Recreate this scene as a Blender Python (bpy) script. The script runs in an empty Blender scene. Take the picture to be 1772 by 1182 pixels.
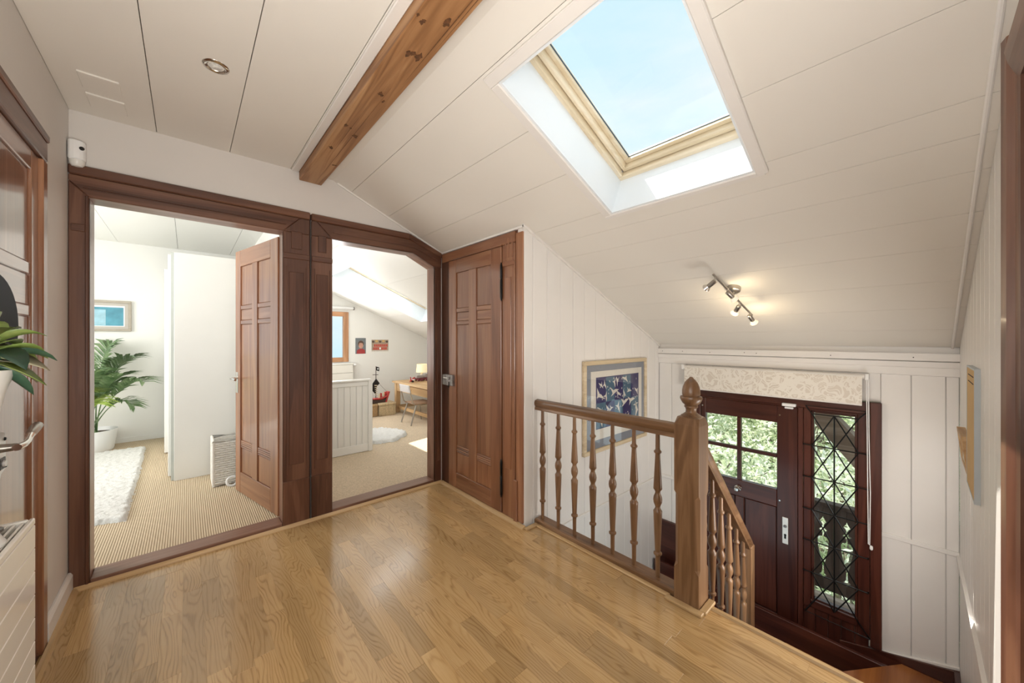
import bpy, bmesh, math, random
from mathutils import Vector, Matrix, Euler
random.seed(7)
R = random.Random(11)
PI = math.pi
D = bpy.data
SC = bpy.context.scene
COL = SC.collection

# ------------------------------------------------------------------ camera, sky, sun, lights, exposure
cam = D.cameras.new('camera'); cam.sensor_width = 36.0; cam.lens = 630.0 / 1772 * 36
cam.clip_start = 0.01; cam.clip_end = 300; cam.shift_y = -4.0 / 1772
camo = D.objects.new('camera', cam); COL.objects.link(camo)
camo.location = (0, 0, 1.28); camo.rotation_euler = (PI / 2, 0, -math.atan(562 / 630.0))
SC.camera = camo
SC.view_settings.view_transform = 'Standard'; SC.view_settings.look = 'None'
SC.view_settings.exposure = 0.0; SC.view_settings.gamma = 1.0
SC.view_settings.use_curve_mapping = False

wd = D.worlds.new('sky'); SC.world = wd; wd.use_nodes = True
nt = wd.node_tree; nt.nodes.clear()
o_ = nt.nodes.new('ShaderNodeOutputWorld'); bg = nt.nodes.new('ShaderNodeBackground')
tc = nt.nodes.new('ShaderNodeTexCoord'); mp = nt.nodes.new('ShaderNodeMapping'); mp.inputs['Scale'].default_value = (1.2, 1.2, 4.0)
mp.inputs['Rotation'].default_value = (0.5, 0.3, 0.4)
nz = nt.nodes.new('ShaderNodeTexNoise'); nz.inputs['Scale'].default_value = 2.2; nz.inputs['Detail'].default_value = 6
rp = nt.nodes.new('ShaderNodeValToRGB')
rp.color_ramp.elements[0].position = 0.35; rp.color_ramp.elements[0].color = (0.66, 0.90, 1.0, 1)
rp.color_ramp.elements[1].position = 0.70; rp.color_ramp.elements[1].color = (0.90, 0.98, 1.0, 1)
nt.links.new(tc.outputs['Generated'], mp.inputs['Vector']); nt.links.new(mp.outputs['Vector'], nz.inputs['Vector'])
nt.links.new(nz.outputs['Fac'], rp.inputs['Fac']); nt.links.new(rp.outputs['Color'], bg.inputs['Color'])
bg.inputs['Strength'].default_value = 1.05
nt.links.new(bg.outputs['Background'], o_.inputs['Surface'])

SUN_DIR = Vector((0.31, -1.255, -2.38)).normalized()
sl = D.lights.new('sun', 'SUN'); sl.energy = 8.0; sl.angle = 0.009; sl.color = (1.0, 0.95, 0.86)
so = D.objects.new('sun', sl); COL.objects.link(so); so.rotation_euler = SUN_DIR.to_track_quat('-Z', 'Y').to_euler(); so.location = (-3, 9, 9)

def area(name, loc, direction, sx, sy, power, color=(1, 1, 1), shape='RECTANGLE'):
    l = D.lights.new(name, 'AREA'); l.shape = shape; l.size = sx; l.size_y = sy; l.energy = power; l.color = color
    o = D.objects.new(name, l); COL.objects.link(o); o.location = loc
    o.rotation_euler = Vector(direction).to_track_quat('-Z', 'Y').to_euler(); return o

# fill lamps added out of view, and daylight at skylights and right-room window
area('hall_fill', (0.0, -0.14, 1.3), (-0.05, 0.75, 0.65), 1.0, 1.2, 43, (1.0, 0.965, 0.92))  # soft fill lamp added at the near wall, where no window stands
area('hall_side_fill', (-0.43, 0.45, 1.35), (1, 0.45, 0.25), 0.9, 1.1, 18, (1.0, 0.97, 0.94))  # second added fill, set against the left wall out of view
area('stair_fill', (2.55, -0.13, 0.2), (0.15, 1, -0.05), 0.9, 0.7, 22, (1.0, 0.95, 0.88))  # added fill that brightens the stairwell walls
area('hall_skylight', (1.52, 0.83, 2.62), (-0.395, 0, -0.919), 0.70, 0.55, 1.5, (0.93, 0.97, 1.0))
area('left_room_fill', (-2.35, 4.6, 1.5), (1, 0, -0.05), 1.6, 1.4, 60, (1.0, 0.99, 0.96))  # extra lamp added on the blank left side of this room
area('left_room_fill', (-0.45, 3.1, 1.95), (0, 1, 0.0), 0.6, 0.5, 8, (1.0, 0.99, 0.96))  # hidden fill added above the doorway lintel
area('right_room_skylight', (2.25, 5.0, 2.15), (-0.395, 0, -0.919), 1.2, 0.75, 10, (0.97, 0.99, 1.0))
area('right_room_fill', (0.70, 5.1, 1.05), (1, -0.25, -0.1), 1.2, 0.7, 14, (1.0, 0.99, 0.97))  # added fill beside the dividing wall, outside the view
area('right_room_fill', (1.12, 3.06, 2.16), (0, 1, -0.25), 0.6, 0.14, 8, (1.0, 0.99, 0.97))  # fill lamp put in over the lintel of the right doorway
area('right_room_window', (1.45, 6.36, 1.32), (0, -1, -0.1), 0.9, 0.7, 26, (1.0, 1.0, 1.0))

# ------------------------------------------------------------------ node materials
def new_mat(name):
    m = D.materials.new(name); m.use_nodes = True
    n = m.node_tree; b = n.nodes['Principled BSDF']
    return m, n, b
def ramp(n, stops):
    r = n.nodes.new('ShaderNodeValToRGB'); e = r.color_ramp.elements
    while len(e) < len(stops): e.new(0.5)
    for q, (p, c) in zip(e, stops): q.position = p; q.color = (*c, 1)
    return r
def rnd_vec(n):
    """object coordinates shifted by a different amount for every object"""
    t = n.nodes.new('ShaderNodeTexCoord'); oi = n.nodes.new('ShaderNodeObjectInfo')
    mu = n.nodes.new('ShaderNodeMath'); mu.operation = 'MULTIPLY'; mu.inputs[1].default_value = 37.0
    n.links.new(oi.outputs['Random'], mu.inputs[0])
    ad = n.nodes.new('ShaderNodeVectorMath'); ad.operation = 'ADD'
    n.links.new(t.outputs['Object'], ad.inputs[0]); n.links.new(mu.outputs[0], ad.inputs[1])
    return ad.outputs[0], oi
def wood(name, dark, mid, light, axis='Z', rough=0.4, scale=9.0, stretch=0.09, vary=0.25, bump=0.08, ring=0.5, coat=0.0):
    m, n, b = new_mat(name); L = n.links
    vec, oi = rnd_vec(n)
    s = [scale, scale, scale]; s['XYZ'.index(axis)] = scale * stretch
    mpp = n.nodes.new('ShaderNodeMapping'); mpp.inputs['Scale'].default_value = s; L.new(vec, mpp.inputs['Vector'])
    a = n.nodes.new('ShaderNodeTexNoise'); a.inputs['Scale'].default_value = 1.0; a.inputs['Detail'].default_value = 5; a.inputs['Distortion'].default_value = 1.2
    L.new(mpp.outputs[0], a.inputs['Vector'])
    # growth rings: a stretched noise run through a sine
    mr = n.nodes.new('ShaderNodeMath'); mr.operation = 'MULTIPLY'; mr.inputs[1].default_value = 34.0
    L.new(a.outputs['Fac'], mr.inputs[0])
    sn = n.nodes.new('ShaderNodeMath'); sn.operation = 'SINE'; L.new(mr.outputs[0], sn.inputs[0])
    s2 = [scale * 9] * 3; s2['XYZ'.index(axis)] = scale * 0.35
    mp2 = n.nodes.new('ShaderNodeMapping'); mp2.inputs['Scale'].default_value = s2; L.new(vec, mp2.inputs['Vector'])
    f = n.nodes.new('ShaderNodeTexNoise'); f.inputs['Scale'].default_value = 1.0; f.inputs['Detail'].default_value = 3
    L.new(mp2.outputs[0], f.inputs['Vector'])
    k = n.nodes.new('ShaderNodeMath'); k.operation = 'MULTIPLY_ADD'; k.inputs[1].default_value = 0.10 * ring; L.new(sn.outputs[0], k.inputs[0]); L.new(a.outputs['Fac'], k.inputs[2])
    k2 = n.nodes.new('ShaderNodeMath'); k2.operation = 'MULTIPLY_ADD'; k2.inputs[1].default_value = 0.30; L.new(f.outputs['Fac'], k2.inputs[0]); L.new(k.outputs[0], k2.inputs[2])
    k3 = n.nodes.new('ShaderNodeMath'); k3.operation = 'SUBTRACT'; k3.inputs[1].default_value = 0.15; L.new(k2.outputs[0], k3.inputs[0])
    r = ramp(n, [(0.30, dark), (0.50, mid), (0.70, light)]); L.new(k3.outputs[0], r.inputs['Fac'])
    hv = n.nodes.new('ShaderNodeHueSaturation')
    mm = n.nodes.new('ShaderNodeMapRange'); mm.inputs['To Min'].default_value = 1 - vary; mm.inputs['To Max'].default_value = 1 + vary
    L.new(oi.outputs['Random'], mm.inputs['Value']); L.new(mm.outputs[0], hv.inputs['Value']); L.new(r.outputs['Color'], hv.inputs['Color'])
    L.new(hv.outputs['Color'], b.inputs['Base Color'])
    b.inputs['Roughness'].default_value = rough
    if coat: b.inputs['Coat Weight'].default_value = coat; b.inputs['Coat Roughness'].default_value = 0.12
    bp = n.nodes.new('ShaderNodeBump'); bp.inputs['Strength'].default_value = bump; bp.inputs['Distance'].default_value = 0.002
    L.new(k2.outputs[0], bp.inputs['Height']); L.new(bp.outputs['Normal'], b.inputs['Normal'])
    return m
def plain(name, col, rough=0.5, metal=0.0, var=0.04, scale=6.0, bump=0.0, bscale=60.0, spec=0.5, emit=None, estr=0.0, trans=0.0):
    m, n, b = new_mat(name); L = n.links
    t = n.nodes.new('ShaderNodeTexCoord'); a = n.nodes.new('ShaderNodeTexNoise'); a.inputs['Scale'].default_value = scale; a.inputs['Detail'].default_value = 4
    L.new(t.outputs['Object'], a.inputs['Vector'])
    r = ramp(n, [(0.3, tuple(c * (1 - var) for c in col)), (0.7, tuple(min(1, c * (1 + var)) for c in col))]); L.new(a.outputs['Fac'], r.inputs['Fac'])
    L.new(r.outputs['Color'], b.inputs['Base Color'])
    b.inputs['Roughness'].default_value = rough; b.inputs['Metallic'].default_value = metal; b.inputs['Specular IOR Level'].default_value = spec
    if trans: b.inputs['Transmission Weight'].default_value = trans
    if emit: b.inputs['Emission Color'].default_value = (*emit, 1); b.inputs['Emission Strength'].default_value = estr
    if bump:
        c = n.nodes.new('ShaderNodeTexNoise'); c.inputs['Scale'].default_value = bscale; c.inputs['Detail'].default_value = 5; L.new(t.outputs['Object'], c.inputs['Vector'])
        bp = n.nodes.new('ShaderNodeBump'); bp.inputs['Strength'].default_value = bump; bp.inputs['Distance'].default_value = 0.004
        L.new(c.outputs['Fac'], bp.inputs['Height']); L.new(bp.outputs['Normal'], b.inputs['Normal'])
    return m
def glass(name, refl=0.06, tint=(1, 1, 1)):
    m = D.materials.new(name); m.use_nodes = True; n = m.node_tree; n.nodes.clear()
    o = n.nodes.new('ShaderNodeOutputMaterial'); mx = n.nodes.new('ShaderNodeMixShader'); t = n.nodes.new('ShaderNodeBsdfTransparent'); g = n.nodes.new('ShaderNodeBsdfGlossy')
    t.inputs['Color'].default_value = (*tint, 1); g.inputs['Roughness'].default_value = 0.0
    lw = n.nodes.new('ShaderNodeLayerWeight'); lw.inputs['Blend'].default_value = 0.5
    pw = n.nodes.new('ShaderNodeMath'); pw.operation = 'POWER'; pw.inputs[1].default_value = 5.0
    mu = n.nodes.new('ShaderNodeMath'); mu.operation = 'MULTIPLY_ADD'; mu.inputs[1].default_value = 0.9; mu.inputs[2].default_value = refl
    n.links.new(lw.outputs['Facing'], pw.inputs[0]); n.links.new(pw.outputs[0], mu.inputs[0]); n.links.new(mu.outputs[0], mx.inputs['Fac'])
    n.links.new(t.outputs[0], mx.inputs[1]); n.links.new(g.outputs[0], mx.inputs[2]); n.links.new(mx.outputs[0], o.inputs['Surface'])
    return m
M = {}
def oak():
    m, n, b = new_mat('oak_parquet'); L = n.links; vec, oi = rnd_vec(n)
    def nse(sc, det=3, dist=0.0):
        mp_ = n.nodes.new('ShaderNodeMapping'); mp_.inputs['Scale'].default_value = sc; L.new(vec, mp_.inputs['Vector'])
        q = n.nodes.new('ShaderNodeTexNoise'); q.inputs['Scale'].default_value = 1.0; q.inputs['Detail'].default_value = det; q.inputs['Distortion'].default_value = dist; L.new(mp_.outputs[0], q.inputs['Vector']); return q.outputs['Fac']
    def mth(op, a, b_=None, c=None):
        q = n.nodes.new('ShaderNodeMath'); q.operation = op
        for k, v in enumerate((a, b_, c)):
            if v is None: continue
            if isinstance(v, (int, float)): q.inputs[k].default_value = v
            else: L.new(v, q.inputs[k])
        return q.outputs[0]
    sep = n.nodes.new('ShaderNodeSeparateXYZ'); L.new(vec, sep.inputs[0])
    ph = mth('MULTIPLY_ADD', nse((9, 1.7, 9), 2, 0.4), 90.0, mth('MULTIPLY', sep.outputs['X'], 420.0))
    line = mth('POWER', mth('MULTIPLY_ADD', mth('SINE', ph), 0.5, 0.5), 3.0)
    mask = mth('MULTIPLY', line, nse((30, 5, 30), 3))
    pore = nse((420, 14, 420), 2); blot = nse((6, 1.5, 6), 4)
    v = mth('MULTIPLY_ADD', blot, 0.5, mth('MULTIPLY_ADD', pore, 0.28, mth('MULTIPLY', mask, -0.37)))
    r = ramp(n, [(0.05, (0.30, 0.17, 0.065)), (0.32, (0.50, 0.32, 0.14)), (0.58, (0.60, 0.41, 0.205))]); L.new(v, r.inputs['Fac'])
    hv = n.nodes.new('ShaderNodeHueSaturation'); mm = n.nodes.new('ShaderNodeMapRange'); mm.inputs['To Min'].default_value = 0.84; mm.inputs['To Max'].default_value = 1.16
    L.new(oi.outputs['Random'], mm.inputs['Value']); L.new(mm.outputs[0], hv.inputs['Value']); L.new(r.outputs['Color'], hv.inputs['Color']); L.new(hv.outputs['Color'], b.inputs['Base Color'])
    b.inputs['Roughness'].default_value = 0.17; b.inputs['Specular IOR Level'].default_value = 0.65
    bp = n.nodes.new('ShaderNodeBump'); bp.inputs['Strength'].default_value = 0.04; bp.inputs['Distance'].default_value = 0.002; L.new(v, bp.inputs['Height']); L.new(bp.outputs['Normal'], b.inputs['Normal'])
    return m
M['oak'] = oak()
M['oak_trim_y'] = wood('oak_trim_y', (0.44, 0.28, 0.13), (0.56, 0.38, 0.19), (0.64, 0.46, 0.26), 'Y', 0.4, 9, 0.08, 0.08)
M['oak_trim_x'] = wood('oak_trim_x', (0.44, 0.28, 0.13), (0.56, 0.38, 0.19), (0.64, 0.46, 0.26), 'X', 0.4, 9, 0.08, 0.08)
for ax in 'XYZ':
    M['case' + ax] = wood('casing_wood_' + ax, (0.068, 0.025, 0.013), (0.112, 0.045, 0.025), (0.165, 0.075, 0.043), ax, 0.36, 8, 0.08, 0.10, coat=0.15)
    M['leaf' + ax] = wood('door_leaf_wood_' + ax, (0.18, 0.068, 0.030), (0.265, 0.112, 0.053), (0.34, 0.16, 0.08), ax, 0.33, 7, 0.08, 0.10, coat=0.4)
    M['front' + ax] = wood('front_door_wood_' + ax, (0.040, 0.0105, 0.0075), (0.062, 0.017, 0.011), (0.09, 0.027, 0.017), ax, 0.3, 8, 0.08, 0.08, coat=0.2)
    M['rail' + ax] = wood('railing_wood_' + ax, (0.105, 0.052, 0.024), (0.185, 0.098, 0.047), (0.27, 0.155, 0.08), ax, 0.33, 9, 0.1, 0.08)
    M['pine' + ax] = wood('pine_' + ax, (0.62, 0.50, 0.33), (0.72, 0.61, 0.43), (0.78, 0.69, 0.53), ax, 0.38, 6, 0.08, 0.05)
    M['desk' + ax] = wood('desk_wood_' + ax, (0.38, 0.22, 0.09), (0.52, 0.33, 0.16), (0.62, 0.43, 0.24), ax, 0.45, 6, 0.1, 0.08)
    M['tread' + ax] = wood('tread_wood_' + ax, (0.17, 0.05, 0.009), (0.27, 0.085, 0.016), (0.36, 0.13, 0.03), ax, 0.32, 6, 0.1, 0.05)
M['thr'] = wood('threshold_wood', (0.16, 0.075, 0.045), (0.24, 0.125, 0.085), (0.31, 0.18, 0.13), 'X', 0.3, 8, 0.08, 0.05)
M['jambZ'] = wood('jamb_wood_z', (0.17, 0.075, 0.045), (0.25, 0.125, 0.085), (0.33, 0.19, 0.14), 'Z', 0.28, 8, 0.08, 0.05)
M['jambX'] = wood('jamb_wood_x', (0.17, 0.075, 0.045), (0.25, 0.125, 0.085), (0.33, 0.19, 0.14), 'X', 0.28, 8, 0.08, 0.05)
M['beam'] = wood('beam_wood', (0.19, 0.08, 0.027), (0.34, 0.165, 0.066), (0.45, 0.25, 0.115), 'Y', 0.5, 7, 0.07, 0.02, 0.2, 1.0)
M['eave'] = wood('eave_wood', (0.30, 0.21, 0.155), (0.44, 0.32, 0.245), (0.55, 0.42, 0.33), 'Y', 0.7, 9, 0.06, 0.1)
M['paint'] = plain('white_paint', (0.80, 0.77, 0.73), 0.42, var=0.015, scale=3, bump=0.03, bscale=25)
M['ceil'] = plain('ceiling_paint', (0.80, 0.765, 0.70), 0.5, var=0.015, scale=2, bump=0.03, bscale=20)
M['board'] = plain('board_paint', (0.80, 0.775, 0.745), 0.32, var=0.015, scale=4, bump=0.03, bscale=20)
M['room'] = plain('room_paint', (0.83, 0.82, 0.78), 0.55, var=0.01, scale=2)
M['plaster'] = plain('wall_plaster', (0.70, 0.665, 0.625), 0.6, var=0.02, scale=3, bump=0.12, bscale=45)
M['shaft'] = plain('skylight_lining', (0.80, 0.84, 0.87), 0.4, var=0.01)
M['white'] = plain('white_plastic', (0.86, 0.86, 0.85), 0.35, var=0.01)
M['lacq'] = plain('white_lacquer', (0.84, 0.825, 0.78), 0.4, var=0.01)
M['enamel'] = plain('radiator_enamel', (0.83, 0.80, 0.73), 0.12, var=0.01)
M['gap'] = plain('dark_gap', (0.03, 0.022, 0.018), 0.9)
M['iron'] = plain('black_iron', (0.012, 0.012, 0.012), 0.35, 0.6)
M['chrome'] = plain('chrome', (0.72, 0.70, 0.66), 0.15, 1.0, var=0.03)
M['nickel'] = plain('satin_nickel', (0.42, 0.39, 0.35), 0.32, 1.0, var=0.08)
M['steel'] = plain('old_steel', (0.30, 0.28, 0.27), 0.4, 0.9, var=0.3, scale=30)
M['white_metal'] = plain('pale_metal', (0.80, 0.78, 0.74), 0.22, 0.4, var=0.05)
M['black'] = plain('black_plastic', (0.012, 0.012, 0.013), 0.25)
M['glass'] = glass('window_glass', 0.02)
M['pglass'] = glass('picture_glass', 0.05)
M['roof'] = plain('roof_felt', (0.05, 0.045, 0.04), 0.9)
M['rubber'] = plain('grey_seal', (0.05, 0.09, 0.13), 0.5)

# ------------------------------------------------------------------ mesh builder
class MB:
    def __init__(s): s.v = []; s.f = []
    def add(s, vs, fs):
        b = len(s.v); s.v += [tuple(q) for q in vs]; s.f += [tuple(b + i for i in f) for f in fs]; return s
    def box(s, x0, y0, z0, x1, y1, z1):
        x0, x1 = sorted((x0, x1)); y0, y1 = sorted((y0, y1)); z0, z1 = sorted((z0, z1))
        return s.add([(x0, y0, z0), (x1, y0, z0), (x1, y1, z0), (x0, y1, z0), (x0, y0, z1), (x1, y0, z1), (x1, y1, z1), (x0, y1, z1)],
                     [(0, 3, 2, 1), (4, 5, 6, 7), (0, 1, 5, 4), (1, 2, 6, 5), (2, 3, 7, 6), (3, 0, 4, 7)])
    def prism(s, poly, axis, a, b):
        """poly in the plane across AXIS: x -> (y,z), y -> (x,z), z -> (x,y)"""
        def P(p, t): return {'x': (t, p[0], p[1]), 'y': (p[0], t, p[1]), 'z': (p[0], p[1], t)}[axis]
        n = len(poly); vs = [P(p, a) for p in poly] + [P(p, b) for p in poly]
        fs = [tuple(range(n)), tuple(range(2 * n - 1, n - 1, -1))] + [(i, n + i, n + (i + 1) % n, (i + 1) % n) for i in range(n)]
        return s.add(vs, fs)
    def lathe(s, prof, c=(0, 0, 0), seg=14, axis='z', cap=True):
        n = len(prof); vs = []
        for r, h in prof:
            for k in range(seg):
                a = 2 * PI * k / seg; p = (r * math.cos(a), r * math.sin(a), h)
                if axis == 'x': p = (h, p[0], p[1])
                elif axis == 'y': p = (p[0], h, p[1])
                vs.append((c[0] + p[0], c[1] + p[1], c[2] + p[2]))
        fs = [(i * seg + k, i * seg + (k + 1) % seg, (i + 1) * seg + (k + 1) % seg, (i + 1) * seg + k) for i in range(n - 1) for k in range(seg)]
        if cap: fs += [tuple(range(seg))[::-1], tuple((n - 1) * seg + k for k in range(seg))]
        return s.add(vs, fs)
    def tube(s, pts, r, seg=8, closed=False):
        pts = [Vector(p) for p in pts]; n = len(pts); rs = r if isinstance(r, (list, tuple)) else [r] * n
        vs = []; prev = None
        for i, p in enumerate(pts):
            if closed: t = (pts[(i + 1) % n] - pts[i - 1]).normalized()
            else: t = (pts[min(i + 1, n - 1)] - pts[max(i - 1, 0)]).normalized()
            if prev is None:
                u = t.cross(Vector((0, 0, 1)))
                if u.length < 1e-3: u = t.cross(Vector((1, 0, 0)))
            else: u = prev - t * prev.dot(t)
            u.normalize(); w = t.cross(u); prev = u
            for k in range(seg):
                a = 2 * PI * k / seg; vs.append(p + (u * math.cos(a) + w * math.sin(a)) * rs[i])
        m = n if closed else n - 1
        fs = [(i * seg + k, i * seg + (k + 1) % seg, ((i + 1) % n) * seg + (k + 1) % seg, ((i + 1) % n) * seg + k) for i in range(m) for k in range(seg)]
        if not closed: fs += [tuple(range(seg))[::-1], tuple((n - 1) * seg + k for k in range(seg))]
        return s.add(vs, fs)
    def cells(s, xs, ys, z0, z1, holes, fn):
        """slab over the grid xs*ys with the HOLES (x0,y0,x1,y1) left open; FN maps (x,y,z) to space"""
        nx, ny = len(xs) - 1, len(ys) - 1
        def full(i, j):
            if not (0 <= i < nx and 0 <= j < ny): return False
            cx, cy = (xs[i] + xs[i + 1]) / 2, (ys[j] + ys[j + 1]) / 2
            return not any(h[0] < cx < h[2] and h[1] < cy < h[3] for h in holes)
        idx = {}; vs = []; fs = []
        def V(i, j, k):
            if (i, j, k) not in idx: idx[(i, j, k)] = len(vs); vs.append(fn(xs[i], ys[j], z1 if k else z0))
            return idx[(i, j, k)]
        for i in range(nx):
            for j in range(ny):
                if not full(i, j): continue
                fs.append((V(i, j, 0), V(i, j + 1, 0), V(i + 1, j + 1, 0), V(i + 1, j, 0)))
                fs.append((V(i, j, 1), V(i + 1, j, 1), V(i + 1, j + 1, 1), V(i, j + 1, 1)))
                for di, dj, a, b in ((-1, 0, (0, 0), (0, 1)), (1, 0, (1, 1), (1, 0)), (0, -1, (1, 0), (0, 0)), (0, 1, (0, 1), (1, 1))):
                    if not full(i + di, j + dj):
                        fs.append((V(i + a[0], j + a[1], 0), V(i + a[0], j + a[1], 1), V(i + b[0], j + b[1], 1), V(i + b[0], j + b[1], 0)))
        return s.add(vs, fs)
    def build(s, name, mat, parent=None, bevel=0.0, smooth=False, origin=None, angle=40):
        """one mesh object; vertices are given in world coordinates (or in the frame the parent was made in)"""
        if origin is None:
            lo = [min(q[i] for q in s.v) for i in range(3)]; hi = [max(q[i] for q in s.v) for i in range(3)]
            origin = [(lo[i] + hi[i]) / 2 for i in range(3)]
        O = Vector(origin)
        me = D.meshes.new(name); me.from_pydata([tuple(Vector(q) - O) for q in s.v], [], s.f); me.update()
        bm = bmesh.new(); bm.from_mesh(me); bmesh.ops.recalc_face_normals(bm, faces=bm.faces[:])
        if bevel:
            es = [e for e in bm.edges if e.is_manifold and e.calc_face_angle(0) > 0.5]
            bmesh.ops.bevel(bm, geom=es, offset=bevel, segments=1, affect='EDGES', clamp_overlap=True)
        bm.to_mesh(me); bm.free()
        if smooth:
            me.polygons.foreach_set('use_smooth', [True] * len(me.polygons)); me.set_sharp_from_angle(angle=math.radians(angle))
        me.materials.append(mat if not isinstance(mat, str) else M[mat])
        ob = D.objects.new(name, me); COL.objects.link(ob)
        if parent is not None: ob.parent = parent; ob.location = O - Vector(parent['w'])
        else: ob.location = O
        ob['w'] = tuple(O)
        return ob
def empty(name, loc):
    e = D.objects.new(name, None); COL.objects.link(e); e.location = loc; e['w'] = tuple(loc); e.empty_display_size = 0.05; return e
def tag(o, label, cat, group=None, kind=None):
    o['label'] = label; o['category'] = cat
    if group: o['group'] = group
    if kind: o['kind'] = kind
    return o
def thing(name, label, cat, loc, group=None): return tag(empty(name, loc), label, cat, group)
def struct(o): o['kind'] = 'structure'; return o
def clone(o, parent=None, loc=None):
    c = o.copy(); COL.objects.link(c)
    if parent: c.parent = parent
    if loc: c.location = loc
    for ch in list(o.children): clone(ch, c)
    return c
def box(*a): return MB().box(*a)

# ------------------------------------------------------------------ measures of the house
XL, YA, YD, XC, YC, XB, ZC = -0.45, 2.88, -0.167, 1.715, 1.80, 3.645, 2.45
YR = 6.43
def S(x): return 2.047 - 0.43 * (x - 1.74)
CT, ST = 0.9187, 0.3950
def roofmap(s, y, n): return (1.74 + CT * s + ST * n, y, 2.047 - ST * s + CT * n)

# ------------------------------------------------------------------ floor of oak strips
floor = struct(box(XL, YD, -0.16, 1.85, YA + 0.02, -0.012).build('floor', M['gap']))
cache = {}
W = 0.0717; x = XL + 0.004; row = 0
while x < 1.80:
    w = min(W, 1.845 - x)
    y = YD - R.uniform(0, 0.4)
    while y < YA:
        ln = R.choice((0.36, 0.42, 0.48, 0.54))
        a, b = max(y, YD), min(y + ln, YA)
        if x > 1.70 and b > 1.77: b = min(b, 1.765)
        if b - a > 0.02:
            key = (round(w, 3), round(b - a, 2))
            if key not in cache:
                o = box(x + 0.0001, a + 0.0001, -0.012, x + w - 0.0001, b - 0.0001, 0).build('oak_strip', M['oak'], floor, bevel=0.00035); cache[key] = o
            else:
                o = cache[key].copy(); COL.objects.link(o); o.location = Vector((x + w / 2, (a + b) / 2, -0.006)) - Vector(floor['w'])
        y += ln
    x += W; row += 1
# trims round the floor
struct(MB().prism([(2.838, 0), (2.866, 0), (2.866, 0.014), (2.855, 0.02), (2.838, 0.008)], 'x', XL + 0.02, 1.70).build('trim_1', M['oak_trim_x']))
struct(MB().prism([(1.675, 0), (1.703, 0), (1.703, 0.02), (1.69, 0.016), (1.675, 0.006)], 'y', 1.775, 2.84).build('trim_2', M['oak_trim_y']))
struct(box(1.690, 1.74, 0, 1.80, 1.775, 0.012).build('trim_3', M['oak_trim_x'], bevel=0.003))
struct(box(1.775, 0.83, 0, 1.803, 1.765, 0.010).build('trim_4', M['oak_trim_y'], bevel=0.003))
struct(box(1.752, 0.665, 0, 1.786, 0.84, 0.014).build('trim_5', M['oak_trim_y'], bevel=0.003))
struct(box(1.786, 0.657, 0, 1.905, 0.688, 0.014).build('trim_6', M['oak_trim_x'], bevel=0.003))
nos = struct(MB().prism([(1.845, 0.0), (1.85, 0.009), (1.872, 0.006), (1.876, -0.03), (1.85, -0.03)], 'y', YD, 0.66).build('trim_7', M['oak_trim_y']))
struct(MB().prism([(XL + 0.018, 0), (XL + 0.04, 0), (XL + 0.032, 0.018), (XL + 0.018, 0.018)], 'y', YD, 2.84).build('trim_8', M['oak_trim_y']))

# ------------------------------------------------------------------ ceilings and roof
ceiling = struct(MB().cells([-2.6, 0.79], [-0.4, 6.55], 2.466, 2.72, [], lambda a, b, c: (a, b, c)).build('ceiling', M['roof']))
xs = [XL, -0.1285, 0.199, 0.53, 0.8045]
for i in range(4): box(xs[i] + 0.0016, YD - 0.03, ZC, xs[i + 1] - 0.0016, YA, ZC + 0.016).build('ceiling_board', M['ceil'], ceiling)
for i, (a, b) in enumerate(((-2.5, -1.7), (-1.7, -1.15), (-1.15, -0.62), (-0.62, -0.09), (-0.09, 0.44), (0.44, 0.806))):
    box(a + 0.0015, YA + 0.14, ZC, b - 0.0015, YR, ZC + 0.016).build('ceiling_board', M['room'], ceiling)
slope = struct(MB().cells([-1.03, -0.822, -0.294, 0.103, 1.219, 3.55], [-0.4, 0.47, 1.19, 4.59, 5.45, 7.3], 0.016, 0.23,
               [(-0.822, 0.47, 0.103, 1.19), (-0.294, 4.59, 1.219, 5.45)], roofmap).build('ceiling', M['roof']))
jx = [0.8015, 0.93, 1.215, 1.495, 1.805, 1.95, 2.115, 2.345, 2.565, 2.845, 3.12, 3.39, XB]
def slope_board(x0, x1, y0, y1, mat):
    s0, s1 = (x0 - 1.74) / CT, (x1 - 1.74) / CT
    g = 0.0011
    if x0 < 0.81: s0 -= g
    MB().cells([s0 + g, s1 - g], [y0, y1], 0.0, 0.016, [], roofmap).build('ceiling_board', mat, slope)
def sboards(js, y0, y1, hole, mat):
    for a, b in zip(js, js[1:]):
        if hole and b > hole[0] + 0.01 and a < hole[2] - 0.01:
            cuts = sorted({a, b, min(max(hole[0], a), b), min(max(hole[2], a), b)})
            if y0 < hole[1]: slope_board(a, b, y0, hole[1], mat)
            slope_board(a, b, hole[3], y1, mat)
            for p, q in zip(cuts, cuts[1:]):
                if q - p > 0.004 and not (hole[0] - 0.001 <= p and q <= hole[2] + 0.001): slope_board(p, q, hole[1], hole[3], mat)
        else: slope_board(a, b, y0, y1, mat)
sboards([j for j in jx if j < 1.7] + [1.715], YC, YA, None, M['ceil'])
sboards(jx, YD - 0.03, YC, (0.985, 0.47, 1.835, 1.19), M['ceil'])
sboards([0.8015, 1.2, 1.9, 2.6, 3.2, XB], YA + 0.14, YR, (1.47, 4.59, 2.86, 5.45), M['room'])
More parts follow.
